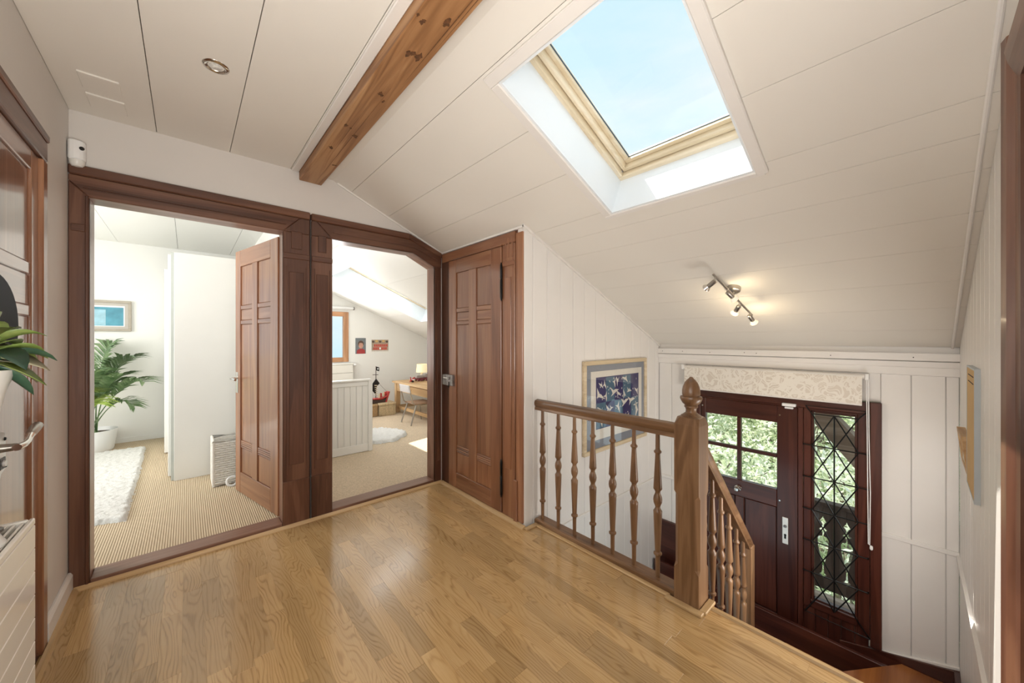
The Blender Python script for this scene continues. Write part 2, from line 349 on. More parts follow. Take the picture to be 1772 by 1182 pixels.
# small trims in the corners of the sloping ceiling
struct(MB().tube([(0.83, 2.872, S(0.83) - 0.004), (1.715, 2.872, S(1.715) - 0.004)], 0.008, 6).build('trim_9', M['paint']))
struct(box(1.70, 1.79, S(1.715) - 0.016, 1.716, YA, S(1.715) - 0.001).build('trim_10', M['paint']))
struct(MB().prism([(1.70, S(1.70) - 0.001), (XB, S(XB) - 0.001), (XB, S(XB) - 0.02), (1.70, S(1.70) - 0.02)], 'y', 1.786, 1.80).build('trim_11', M['paint']))
struct(MB().prism([(0.80, S(0.80) - 0.001), (XB, S(XB) - 0.001), (XB, S(XB) - 0.012), (0.80, S(0.80) - 0.012)], 'y', -0.144, -0.131).build('trim_12', M['board'], bevel=0.004))
# beam and its side strip
bm_ = tag(box(0.58, YD, 2.386, 0.722, 2.873, 2.452).build('ceiling_beam', M['beam'], bevel=0.004), 'rough knotty pine beam running along the ceiling above the doorways', 'beam')
knots = [(1.10, 0.69, 0.016), (1.32, 0.655, 0.02), (1.62, 0.66, 0.011), (1.66, 0.672, 0.008), (1.98, 0.625, 0.013), (2.04, 0.69, 0.014), (2.26, 0.62, 0.012), (2.48, 0.70, 0.009), (0.8, 0.62, 0.014), (1.15, 0.60, 0.012)]
M['knot'] = plain('knot_wood', (0.11, 0.045, 0.016), 0.6, var=0.5, scale=60, bump=0.3, bscale=80)
for y, xx, r in knots:
    m_ = MB()
    for q_ in range(3):
        ox, oy, rr_ = R.uniform(-1.4, 1.4) * r, R.uniform(-1.0, 1.0) * r, r * R.uniform(0.5, 1.1); a0 = R.uniform(0, 6)
        m_.prism([(xx + ox + rr_ * R.uniform(0.25, 1.0) * math.cos(a0 + k * PI / 5), y + oy + 1.5 * rr_ * R.uniform(0.25, 1.0) * math.sin(a0 + k * PI / 5)) for k in range(10)], 'z', 2.3848 - 0.0002 * q_, 2.3875)
    m_.build('knot', M['knot'], bm_)['kind'] = 'stuff'
for y0, y1, xx, wv in ((1.55, 2.87, 0.672, 0.0018), (0.85, 1.5, 0.695, 0.002), (0.3, 1.25, 0.705, 0.0025), (1.75, 2.35, 0.64, 0.0012)):
    MB().prism([(xx - wv, y0), (xx + wv, (y0 + y1) / 2 - 0.1), (xx + 0.004, y1), (xx - wv * 0.3, (y0 + y1) / 2)], 'z', 2.3855, 2.388).build('crack', M['knot'], bm_)
struct(box(0.535, YD, 2.438, 0.579, 2.873, ZC).build('trim_13', M['paint'], bevel=0.004))

# ------------------------------------------------------------------ walls
# back wall: one outline with the two doorways cut out of it
o1l, o1r, o2l, o2r, oz = -0.378, 0.482, 0.792, 1.636, 2.012
poly = [(XL - 0.05, -0.15), (o1l - 0.02, -0.15), (o1l - 0.02, oz + 0.02), (o1r + 0.02, oz + 0.02), (o1r + 0.02, -0.15), (o2l - 0.02, -0.15), (o2l - 0.02, oz + 0.02), (1.435, oz + 0.02), (o2r + 0.02, 1.925), (o2r + 0.02, -0.15),
        (1.80, -0.15), (1.80, S(1.80)), (0.80, 2.455), (XL - 0.05, 2.455)]
struct(MB().prism(poly, 'y', YA, YA + 0.12).build('wall_back', M['plaster']))
# left wall with the notch for its door
poly = [(YD - 0.05, -0.15), (1.36, -0.15), (1.36, 2.03), (2.37, 2.03), (2.37, -0.15), (YA, -0.15), (YA, 2.455), (YD - 0.05, 2.455)]
struct(MB().prism(poly, 'x', XL - 0.15, XL).build('wall_left', M['plaster']))
struct(box(XL - 0.19, 1.2, -0.15, XL - 0.151, 2.5, 2.2).build('wall_left', M['plaster']))  # backing panel added behind the door to keep outside light out
struct(MB().prism([(0.0, 0), (0.018, 0), (0.018, 0.085), (0.01, 0.1), (0.0, 0.1)], 'y', 2.43, 2.86).build('baseboard_left', M['paint'], bevel=0.002))
bb = D.objects['baseboard_left']; bb.location.x += XL
# front wall behind and beside the camera (door casing at its right end)
wf = struct(MB().prism([(XL, -0.15), (0.665, -0.15), (0.665, 1.925), (1.485, 1.925), (1.485, -1.6), (XB + 0.05, -1.6), (XB + 0.05, S(XB)), (0.80, 2.455), (XL - 0.05, 2.455), (XL - 0.05, -0.15)], 'y', YD - 0.12, YD - 0.014).build('wall_front', M['board']))
xx = XB
while xx > 1.62:
    a = max(xx - 0.1475, 1.56)
    MB().prism([(a + 0.0015, -1.2), (xx - 0.0015, -1.2), (xx - 0.0015, S(xx) - 0.002), (a + 0.0015, S(a) - 0.002)], 'y', YD - 0.014, YD).build('wall_board', M['board'], wf, bevel=0.003)
    xx = a if a > 1.6 else 0
struct(MB().prism([(2.0, -0.02), (2.4, -0.035), (XB - 0.012, -0.115), (XB - 0.012, -0.088), (2.4, -0.008), (2.0, 0.008)], 'y', YD, YD + 0.014).build('trim_14', M['board']))
# closet block and the boarded stair wall
struct(MB().prism([(XC, -0.15), (XC + 0.045, -0.15), (XC + 0.045, S(XC + 0.045)), (XC, S(XC))], 'y', YC + 0.015, 1.86).build('wall_closet', M['paint']))
poly = [(1.86, -0.15), (2.0, -0.15), (2.0, 1.97), (2.75, 1.97), (2.75, -0.15), (YA, -0.15), (YA, 2.05), (1.86, 2.05)]
struct(MB().prism(poly, 'x', XC + 0.002, XC + 0.06).build('wall_closet', M['caseZ']))
ws = struct(MB().prism([(XC + 0.004, -1.6), (XB + 0.05, -1.6), (XB + 0.05, S(XB)), (XC + 0.004, S(XC + 0.004))], 'y', YC + 0.014, YC + 0.12).build('wall_stair', M['board']))
xx = XC
k = 0
edges = [XC, 1.802] + [1.802 + 0.1475 * i for i in range(1, 13)] + [XB]
for a, b in zip(edges, edges[1:]):
    g = 0.0022 if k % 2 == 0 else 0.0009
    MB().prism([(a + g, -1.25), (b - g, -1.25), (b - g, S(b) - 0.012), (a + g, S(a) - 0.012)], 'y', YC, YC + 0.014).build('wall_board', M['board'], ws, bevel=0.0025); k += 1
struct(box(1.86, YC - 0.012, -0.148, XB, YC, -0.118).build('trim_15', M['board'], bevel=0.003))
# eaves wall with the front door and side window
poly = [(YD, -1.6), (0.185, -1.6), (0.185, 0.835), (1.445, 0.835), (1.445, -1.6), (YC + 0.1, -1.6), (YC + 0.1, S(XB)), (YD, S(XB))]
wr = struct(MB().prism(poly, 'x', XB + 0.014, XB + 0.16).build('wall_right', M['board']))
ye = [YD, -0.111, 0.04, 0.185]
for k, (a, b) in enumerate(zip(ye, ye[1:])): box(XB, a + 0.0015, -1.2, XB + 0.014, b - 0.0015, 1.17).build('wall_board', M['board'], wr, bevel=0.0025)
for a, b in ((1.445, 1.521), (1.521, 1.669), (1.669, YC)): box(XB, a + 0.0015, -1.2, XB + 0.014, b - 0.0015, 1.17).build('wall_board', M['board'], wr, bevel=0.0025)
for i in range(8):
    a = 0.185 + i * 0.1575; box(XB, a + 0.001, 0.835, XB + 0.014, a + 0.1565, 1.17).build('wall_board', M['board'], wr, bevel=0.002)
struct(MB().prism([(XB, 1.130), (XB - 0.022, 1.138), (XB - 0.022, 1.186), (XB - 0.006, 1.186), (XB, 1.186)], 'y', YD, YC).build('trim_16', M['board']))
struct(MB().prism([(XB, 1.036), (XB - 0.012, 1.04), (XB - 0.012, 1.09), (XB - 0.016, 1.095), (XB - 0.016, 1.13), (XB, 1.13)], 'y', YD, YC).build('trim_17', M['board']))
for yy, zz in ((1.55, 1.162), (1.30, 1.158), (1.02, 1.163), (0.93, 1.160), (0.45, 1.158), (1.75, 1.16), (0.03, 1.158)):
    MB().lathe([(0.0035, 0), (0.0035, 0.002)], (XB - 0.0245, yy, zz), 7, 'x').build('nail', M['gap'], D.objects['trim_16'])
struct(box(XB - 0.013, YD, -0.1, XB, 0.185, -0.07).build('trim_18', M['board'], bevel=0.003))
struct(box(XB - 0.013, 1.445, -0.13, XB, YC, -0.10).build('trim_19', M['board'], bevel=0.003))
struct(MB().prism([(YD, -0.79), (YD, -0.812), (0.185, -0.925), (0.185, -0.90)], 'x', XB - 0.02, XB).build('trim_20', M['board'], bevel=0.004))
# ------------------------------------------------------------------ left room and right room shells
struct(box(-2.55, YA + 0.12, -0.15, XB + 0.1, 6.5, 0.02).build('floor', M['gap']))
def sisal():
    m, n, b = new_mat('sisal_carpet'); L = n.links
    t = n.nodes.new('ShaderNodeTexCoord')
    wv = n.nodes.new('ShaderNodeTexWave'); wv.wave_type = 'BANDS'; wv.bands_direction = 'X'; wv.inputs['Scale'].default_value = 26.0; wv.inputs['Distortion'].default_value = 0.08; wv.inputs['Detail'].default_value = 1
    wy = n.nodes.new('ShaderNodeTexWave'); wy.wave_type = 'BANDS'; wy.bands_direction = 'Y'; wy.inputs['Scale'].default_value = 28.0; wy.inputs['Distortion'].default_value = 1.0
    L.new(t.outputs['Object'], wv.inputs['Vector']); L.new(t.outputs['Object'], wy.inputs['Vector'])
    mx = n.nodes.new('ShaderNodeMath'); mx.operation = 'MULTIPLY_ADD'; mx.inputs[1].default_value = 0.25; L.new(wy.outputs['Fac'], mx.inputs[0]); L.new(wv.outputs['Fac'], mx.inputs[2])
    r = ramp(n, [(0.1, (0.34, 0.24, 0.14)), (0.55, (0.60, 0.48, 0.33)), (1.0, (0.72, 0.60, 0.43))]); L.new(mx.outputs[0], r.inputs['Fac']); L.new(r.outputs['Color'], b.inputs['Base Color'])
    bp = n.nodes.new('ShaderNodeBump'); bp.inputs['Strength'].default_value = 0.5; bp.inputs['Distance'].default_value = 0.004; L.new(mx.outputs[0], bp.inputs['Height']); L.new(bp.outputs['Normal'], b.inputs['Normal'])
    b.inputs['Roughness'].default_value = 0.9; return m
M['sisal'] = sisal()
M['sisal2'] = plain('wool_carpet', (0.60, 0.48, 0.34), 0.95, var=0.18, scale=90, bump=0.5, bscale=160)
tag(box(-2.5, YA + 0.125, 0.02, 0.655, YR, 0.027).build('carpet', M['sisal']), 'ribbed sisal carpet covering the floor of the room with the palm', 'carpet', kind='structure')
tag(box(0.655, YA + 0.125, 0.02, XB, YR, 0.027).build('carpet', M['sisal2']), 'beige woven carpet covering the floor of the room with the desk', 'carpet', kind='structure')
# far wall of both rooms: window holes at the left (out of sight) and behind the bed
wfar = MB().cells([-2.6, -2.05, -0.955, 0.80, 1.25, 2.03, 3.8], [-0.15, 0.90, 1.0, 1.735, 2.28, 2.46], 0, 0.12, [(-2.05, 1.0, -0.955, 2.28), (1.25, 0.90, 2.03, 1.735)], lambda a, b, c: (a, YR + c, b))
wfar.v = [(x_, y_, min(z_, S(x_) + 0.01) if x_ > 0.81 else z_) for x_, y_, z_ in wfar.v]
struct(wfar.build('wall_far', M['room']))
struct(box(-2.62, YA + 0.1, -0.15, -2.5, 6.55, 2.46).build('wall_far', M['room']))
struct(MB().prism([(YA + 0.12, -0.1), (YR, -0.1), (YR, 2.455), (YA + 0.12, 2.455)], 'x', 0.625, 0.675).build('wall_middle', M['room']))
struct(box(XB, YC + 0.12, -0.15, XB + 0.12, 6.55, S(XB)).build('wall_right', M['room']))
struct(box(-2.5, YR - 0.012, 0.027, 0.62, YR, 0.085).build('baseboard_far', M['room'], bevel=0.002))

# ------------------------------------------------------------------ panelled doors
def panel_door(w, h, st_h, mun, st_l, mats, t=0.04, bars=((1.402, 1.432), (1.506, 1.54)), bot=0.147, top=None, z0=0.0, reed=(0.32, 0.381)):
    """leaf in its own frame: x from the hinge, y = thickness (-t..0), z up; sub-parts on a thin core"""
    top = top if top else h - 0.115
    mX, mZ = M[mats + 'X'], M[mats + 'Z']
    core = box(0.004, -t / 2 - 0.007, z0 + 0.004, w - 0.004, -t / 2 + 0.007, h - 0.004).build('door_leaf', mZ, origin=(0, 0, 0)); core['w'] = (0, 0, 0)
    def p(n, x0, a, x1, b, dy, m, bev=0.003): return box(x0, -t + dy, a, x1, -dy, b).build(n, m, core, bevel=bev)
    p('stile', 0, z0, st_h, h, 0, mZ); p('stile', w - st_l, z0, w, h, 0, mZ)
    p('rail', st_h, z0, w - st_l, bot, 0.0005, mX); p('rail', st_h, top, w - st_l, h, 0.0005, mX)
    pw = (w - st_h - st_l - mun) / 2
    p('muntin', st_h + pw, bot, st_h + pw + mun, top, 0.001, mZ)
    for c in (st_h, st_h + pw + mun):
        for a, b in bars: p('cross_bar', c, a, c + pw, b, 0.004, mX)
        a, b = bars[0][1], bars[1][0]
        p('small_panel', c + 0.004, a + 0.002, c + pw - 0.004, b - 0.002, 0.008, mX)
        p('panel', c + 0.004, reed[1] + 0.002, c + pw - 0.004, bars[0][0] - 0.002, 0.0095, mZ)
        p('panel', c + 0.004, bars[1][1] + 0.002, c + pw - 0.004, top - 0.002, 0.0095, mZ)
        p('panel', c + 0.004, bot + 0.002, c + pw - 0.004, reed[0] - 0.002, 0.0095, mZ)
        n = 4; hh = (reed[1] - reed[0]) / n
        for i in range(n): p('reed', c + 0.001, reed[0] + i * hh + 0.001, c + pw - 0.001, reed[0] + (i + 1) * hh - 0.001, 0.004, mX, 0.004)
    return core
def hang(leaf, door, hinge, ang):
    leaf.parent = door; leaf.location = Vector(hinge) - Vector(door['w']); leaf.rotation_euler = (0, 0, math.radians(ang))
def pilaster(parent, x0, x1, z1, yf=2.86, yb=2.88):
    """flat post with a raised field, a plinth and a fillet band, on the back wall"""
    box(x0, yf, 0.31, x1, yb, z1).build('post', M['caseZ'], parent, bevel=0.003)
    box(x0, yf - 0.001, 0.0, x1, yb, 0.31).build('plinth', M['caseZ'], parent, bevel=0.004)
    w = x1 - x0
    box(x0 + w * 0.22, yf - 0.005, 0.42, x1 - w * 0.22, yf, 1.74).build('raised_field', M['caseZ'], parent, bevel=0.004)
    for d in (0.12, 0.85): box(x0 + w * d, yf - 0.003, 0.36, x0 + w * d + 0.006, yf, 1.78).build('bead', M['caseZ'], parent, bevel=0.002)
    box(x0, yf - 0.009, 1.83, x1, yb, 1.868).build('fillet', M['caseX'], parent, bevel=0.004)
    box(x0 + w * 0.3, yf - 0.005, 1.90, x1 - w * 0.3, yf, 2.02).build('raised_field', M['caseZ'], parent, bevel=0.004)

# doorway 1 (left)
d1 = struct(empty('door_1', (0.05, 2.93, 0)))
tag(d1, 'wide doorway with dark wood casing, its panelled door swung open into the room with the palm', 'door')
MB().prism([(XL + 0.002, 0), (o1l, 0), (o1l, oz), (XL + 0.002, 2.085)], 'y', 2.859, 2.88).build('post', M['caseZ'], d1, bevel=0.003)
box(XL + 0.010, 2.852, 1.83, o1l - 0.012, 2.86, 1.868).build('fillet', M['caseX'], d1, bevel=0.003)
box(o1l - 0.014, 2.853, 0.0, o1l - 0.001, 2.86, 2.02).build('bead', M['caseZ'], d1, bevel=0.003)
pilaster(d1, o1r, 0.643, 2.012)
MB().prism([(o1r, oz), (0.643, oz), (0.643, 2.118), (o1r + 0.105, 2.118)], 'y', 2.859, 2.88).build('post_head', M['caseZ'], d1, bevel=0.003)
MB().prism([(XL + 0.002, 2.087), (o1l, oz + 0.001), (o1r, oz + 0.001), (o1r + 0.103, 2.118), (XL + 0.002, 2.118)], 'y', 2.859, 2.88).build('head_board', M['caseX'], d1, bevel=0.003)
box(XL + 0.002, 2.846, 2.118, 0.645, 2.88, 2.168).build('cornice', M['caseX'], d1, bevel=0.006)
box(XL + 0.05, 2.853, 2.056, 0.50, 2.858, 2.064).build('bead', M['caseX'], d1, bevel=0.002)
box(o1l - 0.02, 2.862, 0.0, o1l, 3.0, oz).build('jamb', M['jambZ'], d1, bevel=0.002)
box(o1r, 2.862, 0.0, o1r + 0.02, 3.0, oz).build('jamb', M['jambZ'], d1, bevel=0.002)
box(o1l - 0.02, 2.862, oz - 0.0, o1r + 0.02, 3.0, oz + 0.02).build('head_lining', M['jambX'], d1, bevel=0.002)
box(o1l, 2.868, 0.0, o1r, 3.003, 0.032).build('threshold', M['thr'], d1, bevel=0.004)
L1 = panel_door(0.796, 2.0, 0.125, 0.10, 0.10, 'leaf', z0=0.035, top=1.87, bot=0.20, reed=(0.40, 0.46), bars=((1.40, 1.432), (1.52, 1.552)))
def lever(leaf, x, z, side, plate_mat='chrome'):
    """plate, lever and key hole on the leaf's +y face (side=1) or -y face"""
    y = 0.0 if side > 0 else -0.04
    s = side
    MB().box(x - 0.02, y, z - 0.12, x + 0.02, y + 0.005 * s, z + 0.05).build('handle_plate', M[plate_mat], leaf, bevel=0.002)
    MB().tube([(x, y, z), (x, y + 0.04 * s, z), (x - 0.02, y + 0.05 * s, z), (x - 0.06, y + 0.05 * s, z + 0.002), (x - 0.115, y + 0.05 * s, z - 0.004)], [0.008, 0.008, 0.008, 0.007, 0.009], 8).build('lever', M[plate_mat], leaf, smooth=True)
lever(L1, 0.755, 0.96, 1); lever(L1, 0.755, 0.96, -1)
hang(L1, d1, (0.474, 2.998, 0), math.degrees(math.atan2(0.777, -0.176)))

# doorway 2 (right, chamfered corner under the slope)
d2 = struct(empty('door_2', (1.17, 2.93, 0)))
tag(d2, 'doorway with dark wood casing and a cut-off corner under the sloping ceiling', 'door')
pilaster(d2, 0.655, o2l, 2.012)
MB().prism([(0.655, oz), (o2l, oz), (o2l - 0.105, 2.118), (0.655, 2.118)], 'y', 2.859, 2.88).build('post_head', M['caseZ'], d2, bevel=0.003)
cx0, cz1 = 1.430, 1.915
MB().prism([(o2l - 0.103, 2.118), (o2l + 0.001, oz), (cx0, oz), (o2r, cz1), (1.702, cz1), (1.702, S(1.702) - 0.03), (1.40, 2.118)], 'y', 2.858, 2.88).build('head_board', M['caseX'], d2, bevel=0.003)
MB().prism([(0.653, 2.118), (1.395, 2.118), (1.395, 2.166), (0.653, 2.166)], 'y', 2.846, 2.88).build('cornice', M['caseX'], d2, bevel=0.006)
MB().prism([(1.395, 2.118), (1.704, S(1.704) - 0.058), (1.704, S(1.704) - 0.016), (1.395, 2.166)], 'y', 2.848, 2.88).build('cornice', M['caseX'], d2, bevel=0.005)
MB().prism([(0.80, 2.056), (1.43, 2.056), (1.66, 1.975), (1.66, 1.983), (1.432, 2.064), (0.80, 2.064)], 'y', 2.853, 2.858).build('bead', M['caseX'], d2)
box(o2r, 2.86, 0.0, 1.70, 2.88, cz1).build('post', M['caseZ'], d2, bevel=0.003)
box(o2r + 0.02, 2.855, 0.2, 1.685, 2.86, 1.80).build('raised_field', M['caseZ'], d2, bevel=0.004)
box(o2l - 0.02, 2.862, 0.0, o2l, 3.0, oz).build('jamb', M['jambZ'], d2, bevel=0.002)
box(o2r, 2.862, 0.0, o2r + 0.02, 3.0, cz1).build('jamb', M['jambZ'], d2, bevel=0.002)
box(o2l - 0.02, 2.862, oz, cx0, 3.0, oz + 0.02).build('head_lining', M['jambX'], d2, bevel=0.002)
MB().prism([(cx0, oz), (o2r, cz1), (o2r + 0.02, cz1 + 0.01), (cx0, oz + 0.022)], 'y', 2.862, 3.0).build('head_lining', M['jambX'], d2)
box(o2l, 2.868, 0.0, o2r, 3.003, 0.032).build('threshold', M['thr'], d2, bevel=0.004)
MB().box(0.6455, 2.872, 0.0, 0.6525, 2.879, 2.16).build('joint_strip', M['gap'], d2)

# closet door (3), in the side of the closet block
d3 = struct(empty('door_3', (1.715, 2.3, 0)))
tag(d3, 'tall warm brown panelled closet door with a small old rim lock, beside the stair', 'door')
L3 = panel_door(0.708, 1.955, 0.123, 0.101, 0.113, 'leaf', z0=0.022, top=1.842)
hang(L3, d3, (1.700, 2.025, 0), 90)
def cb(n, y0, z0, y1, z1, xf, mat, bev=0.003): return box(xf, y0, z0, 1.76, y1, z1).build(n, M[mat], d3, bevel=bev)
cb('post', 2.737, 0, 2.846, 1.957, 1.712, 'caseZ'); cb('post', 1.879, 0.02, 2.012, 1.957, 1.702, 'leafZ')
box(1.697, 1.915, 0.36, 1.702, 1.985, 1.72).build('raised_field', M['leafZ'], d3, bevel=0.004)
box(1.694, 1.879, 1.80, 1.702, 2.012, 1.835).build('fillet', M['leafY'], d3, bevel=0.003)
for yy in (1.905, 1.945, 1.975): box(1.698, yy - 0.008, 1.86, 1.702, yy + 0.008, 2.0).build('bead', M['leafZ'], d3, bevel=0.003)
cb('board', 1.803, 0.02, 1.872, 2.018, 1.704, 'leafZ'); cb('plinth', 1.852, 0.0, 1.888, 0.30, 1.694, 'leafZ')
cb('head_board', 1.879, 1.959, 2.846, 2.036, 1.701, 'leafY'); cb('bead', 2.015, 1.957, 2.735, 1.968, 1.694, 'leafY', 0.002)
box(1.702, 2.025, 0.0, 1.74, 2.735, 0.021).build('threshold', M['leafY'], d3)
for zc, hh in ((1.695, 0.125), (0.277, 0.125)):
    MB().lathe([(0.004, -hh - 0.012), (0.007, -hh), (0.0095, -hh + 0.01), (0.0095, hh * 0.1), (0.0075, hh * 0.12), (0.0075, hh * 0.2), (0.0095, hh * 0.22), (0.0095, hh - 0.01), (0.007, hh), (0.004, hh + 0.012)], (1.690, 2.012, zc), 9).build('hinge', M['iron'], d3, smooth=True)
lk = box(1.676, 2.640, 0.882, 1.700, 2.745, 0.975).build('rim_lock', M['steel'], d3, bevel=0.002)
box(1.676, 2.752, 0.884, 1.712, 2.80, 0.973).build('lock_keeper', M['steel'], d3, bevel=0.002)
MB().tube([(1.670, 2.70, 0.945), (1.670, 2.765, 0.945)], 0.006, 8).build('bolt', M['chrome'], lk)
MB().lathe([(0.013, -0.004), (0.013, 0.002)], (1.674, 2.695, 0.945), 10, 'x').build('knob', M['steel'], lk, smooth=True)
box(1.672, 2.690, 0.865, 1.676, 2.696, 0.915).build('key', M['iron'], lk)

# door in the left wall (4), half hidden by the plant
d4 = struct(empty('door_4', (XL, 1.87, 0)))
tag(d4, 'brown panelled door with a lever handle, behind the leafy plant', 'door')
M['glossX'], M['glossZ'] = [wood('varnished_door_' + q_, (0.18, 0.068, 0.030), (0.265, 0.112, 0.053), (0.36, 0.18, 0.10), q_, 0.3, 7, 0.08, 0.10, coat=1.0) for q_ in 'XZ']
L4 = panel_door(0.96, 2.012, 0.08, 0.11, 0.12, 'gloss', z0=0.02, top=1.935, bars=((1.37, 1.41), (1.53, 1.575)))
hang(L4, d4, (XL + 0.002, 2.362, 0), -90)
box(XL - 0.03, 2.364, 0.0, XL + 0.016, 2.422, 2.012).build('post', M['leafZ'], d4, bevel=0.004)
box(XL - 0.03, 1.31, 0.0, XL + 0.016, 1.398, 2.012).build('post', M['leafZ'], d4, bevel=0.004)
box(XL - 0.03, 1.31, 2.015, XL + 0.016, 2.422, 2.095).build('head_board', M['caseY'], d4, bevel=0.004)
box(XL - 0.03, 1.31, 2.095, XL + 0.022, 2.422, 2.125).build('cornice', M['caseY'], d4, bevel=0.004)
box(XL - 0.14, 1.362, -0.01, XL + 0.002, 2.368, 0.018).build('threshold', M['thr'], d4)
pl = MB().prism([(1.865, 0.965), (1.905, 0.995), (1.985, 0.975), (1.99, 0.86), (1.95, 0.85), (1.93, 0.825), (1.885, 0.84), (1.87, 0.86)], 'x', XL + 0.002, XL + 0.008).build('handle_plate', M['white_metal'], d4, bevel=0.001)
MB().tube([(XL + 0.008, 1.93, 0.935), (XL + 0.045, 1.93, 0.935)], [0.014, 0.011], 12).build('spindle', M['nickel'], d4, smooth=True)
MB().tube([(XL + 0.045, 1.915, 0.935), (XL + 0.05, 1.95, 0.935), (XL + 0.05, 1.99, 0.937), (XL + 0.048, 2.02, 0.943), (XL + 0.046, 2.045, 0.95)], [0.011, 0.0105, 0.009, 0.009, 0.011], 10).build('lever', M['chrome'], d4, smooth=True)
MB().tube([(XL + 0.046, 2.043, 0.949), (XL + 0.045, 2.06, 0.953), (XL + 0.044, 2.10, 0.96), (XL + 0.043, 2.14, 0.966), (XL + 0.043, 2.152, 0.967)], [0.0105, 0.013, 0.0145, 0.0145, 0.008], 10).build('grip', M['nickel'], d4, smooth=True)
box(XL + 0.008, 1.93, 0.865, XL + 0.0105, 1.975, 0.90).build('keyhole', M['iron'], d4)
MB().lathe([(0.010, 0), (0.010, 0.006)], (XL + 0.0105, 1.953, 0.882), 10, 'x').build('key_ring', M['white_metal'], d4)
for yy, zz in ((1.975, 0.957), (1.98, 0.868), (1.90, 0.848)): MB().lathe([(0.006, 0), (0.004, 0.004)], (XL + 0.008, yy, zz), 8, 'x').build('screw', M['iron'], d4)

# door casing on the camera-side wall, seen edge-on at the right border
d6 = struct(empty('door_5', (1.1, YD, 0)))
tag(d6, 'dark moulded door casing at the right border, seen edge-on', 'door')
MB().prism([(1.605, YD - 0.013), (1.605, YD + 0.008), (1.585, YD + 0.012), (1.575, YD + 0.018), (1.55, YD + 0.03), (1.525, YD + 0.024), (1.51, YD + 0.012), (1.48, YD + 0.008), (1.48, YD - 0.013)], 'z', 0, 2.035).build('post', M['caseZ'], d6)
MB().prism([(YD - 0.013, 2.035), (YD + 0.008, 2.035), (YD + 0.012, 2.02), (YD + 0.03, 1.985), (YD + 0.024, 1.955), (YD + 0.008, 1.91), (YD - 0.013, 1.91)], 'x', 0.55, 1.50).build('head_board', M['caseX'], d6)
MB().prism([(0.55, YD - 0.013), (0.55, YD + 0.02), (0.67, YD + 0.02), (0.67, YD - 0.013)], 'z', 0, 2.035).build('post', M['caseZ'], d6)
box(0.668, YD - 0.12, -0.012, 1.48, YD - 0.002, 0.008).build('threshold', M['thr'], d6)
L6 = panel_door(0.80, 1.91, 0.12, 0.10, 0.12, 'case', z0=0.01, top=1.79, t=0.035)
L6.parent = d6; L6.location = Vector((1.475, YD - 0.034, 0)) - Vector(d6['w']); L6.rotation_euler = (0, 0, PI)

# ------------------------------------------------------------------ stair railing
rl = thing('stair_railing', 'brown wooden stair railing with turned balusters, acorn-topped post and sloping lower flight', 'railing', (1.845, 0.748, 0))
XR = 1.845
def baluster(h=0.75):
    """turned baluster, profile as (radius, height) from its foot"""
    k = h / 0.75
    P = [(0.011, 0), (0.012, 0.10), (0.0135, 0.112), (0.021, 0.118), (0.021, 0.126), (0.0135, 0.132), (0.0145, 0.14), (0.0215, 0.33), (0.022, 0.345), (0.0165, 0.352), (0.0125, 0.362), (0.014, 0.37), (0.0205, 0.386), (0.0225, 0.402), (0.0205, 0.418), (0.014, 0.434), (0.0125, 0.442), (0.0165, 0.452), (0.022, 0.458), (0.021, 0.475),
         (0.0125, 0.635), (0.0125, 0.642), (0.019, 0.648), (0.019, 0.656), (0.0125, 0.662), (0.0115, 0.67), (0.0105, 0.75)]
    return [(r, z * k) for r, z in P]
b0 = None
for y in (1.748, 1.605, 1.469, 1.328, 1.190, 1.054, 0.918):
    if b0 is None: b0 = MB().lathe(baluster(0.755), (XR, y, 0.033), 12).build('baluster', M['railZ'], rl, smooth=True, angle=50)
    else: c = b0.copy(); COL.objects.link(c); c.location.y += y - 1.748
hr = [(-0.026, 0.786), (0.026, 0.786), (0.026, 0.800), (0.021, 0.808), (0.030, 0.822), (0.031, 0.838), (0.024, 0.852), (0.0, 0.859), (-0.024, 0.852), (-0.031, 0.838), (-0.030, 0.822), (-0.021, 0.808), (-0.026, 0.800)]
MB().prism([(XR + a, b) for a, b in hr], 'y', 0.80, 1.799).build('handrail', M['railY'], rl, smooth=True, angle=35)
MB().prism([(XR - 0.043, 0), (XR + 0.043, 0), (XR + 0.043, 0.027), (XR + 0.036, 0.034), (XR - 0.036, 0.034), (XR - 0.043, 0.027)], 'y', 0.80, 1.785).build('base_rail', M['railY'], rl)
box(XR + 0.03, 0.69, -0.24, XR + 0.055, 1.79, -0.001).build('fascia', M['frontY'], rl)
# newel post: stop-chamfered square post with an acorn
nx, ny, hw = 1.845, 0.748, 0.058
nw = MB()
def sq(z, h, c):  # octagon-like ring: half width h, corner cut c
    return [(nx + sx * a, ny + sy * b, z) for sx, sy, a, b in ((-1, -1, h - c, h), (1, -1, h - c, h), (1, -1, h, h - c), (1, 1, h, h - c), (1, 1, h - c, h), (-1, 1, h - c, h), (-1, 1, h, h - c), (-1, -1, h, h - c))]
rings = [sq(z, h, c) for z, h, c in ((-0.3, hw, 0.001), (0.165, hw, 0.001), (0.185, hw, 0.018), (0.52, hw, 0.018), (0.54, hw, 0.001), (0.865, hw, 0.001), (0.90, hw - 0.006, 0.018), (0.905, 0.036, 0.012))]
vs = [p for r in rings for p in r]; n8 = 8
fs = [(i * 8 + k, i * 8 + (k + 1) % 8, (i + 1) * 8 + (k + 1) % 8, (i + 1) * 8 + k) for i in range(len(rings) - 1) for k in range(8)] + [tuple(range(8))[::-1], tuple(len(rings) * 8 - 8 + k for k in range(8))]
np_ = nw.add(vs, fs).build('newel_post', M['railZ'], rl)
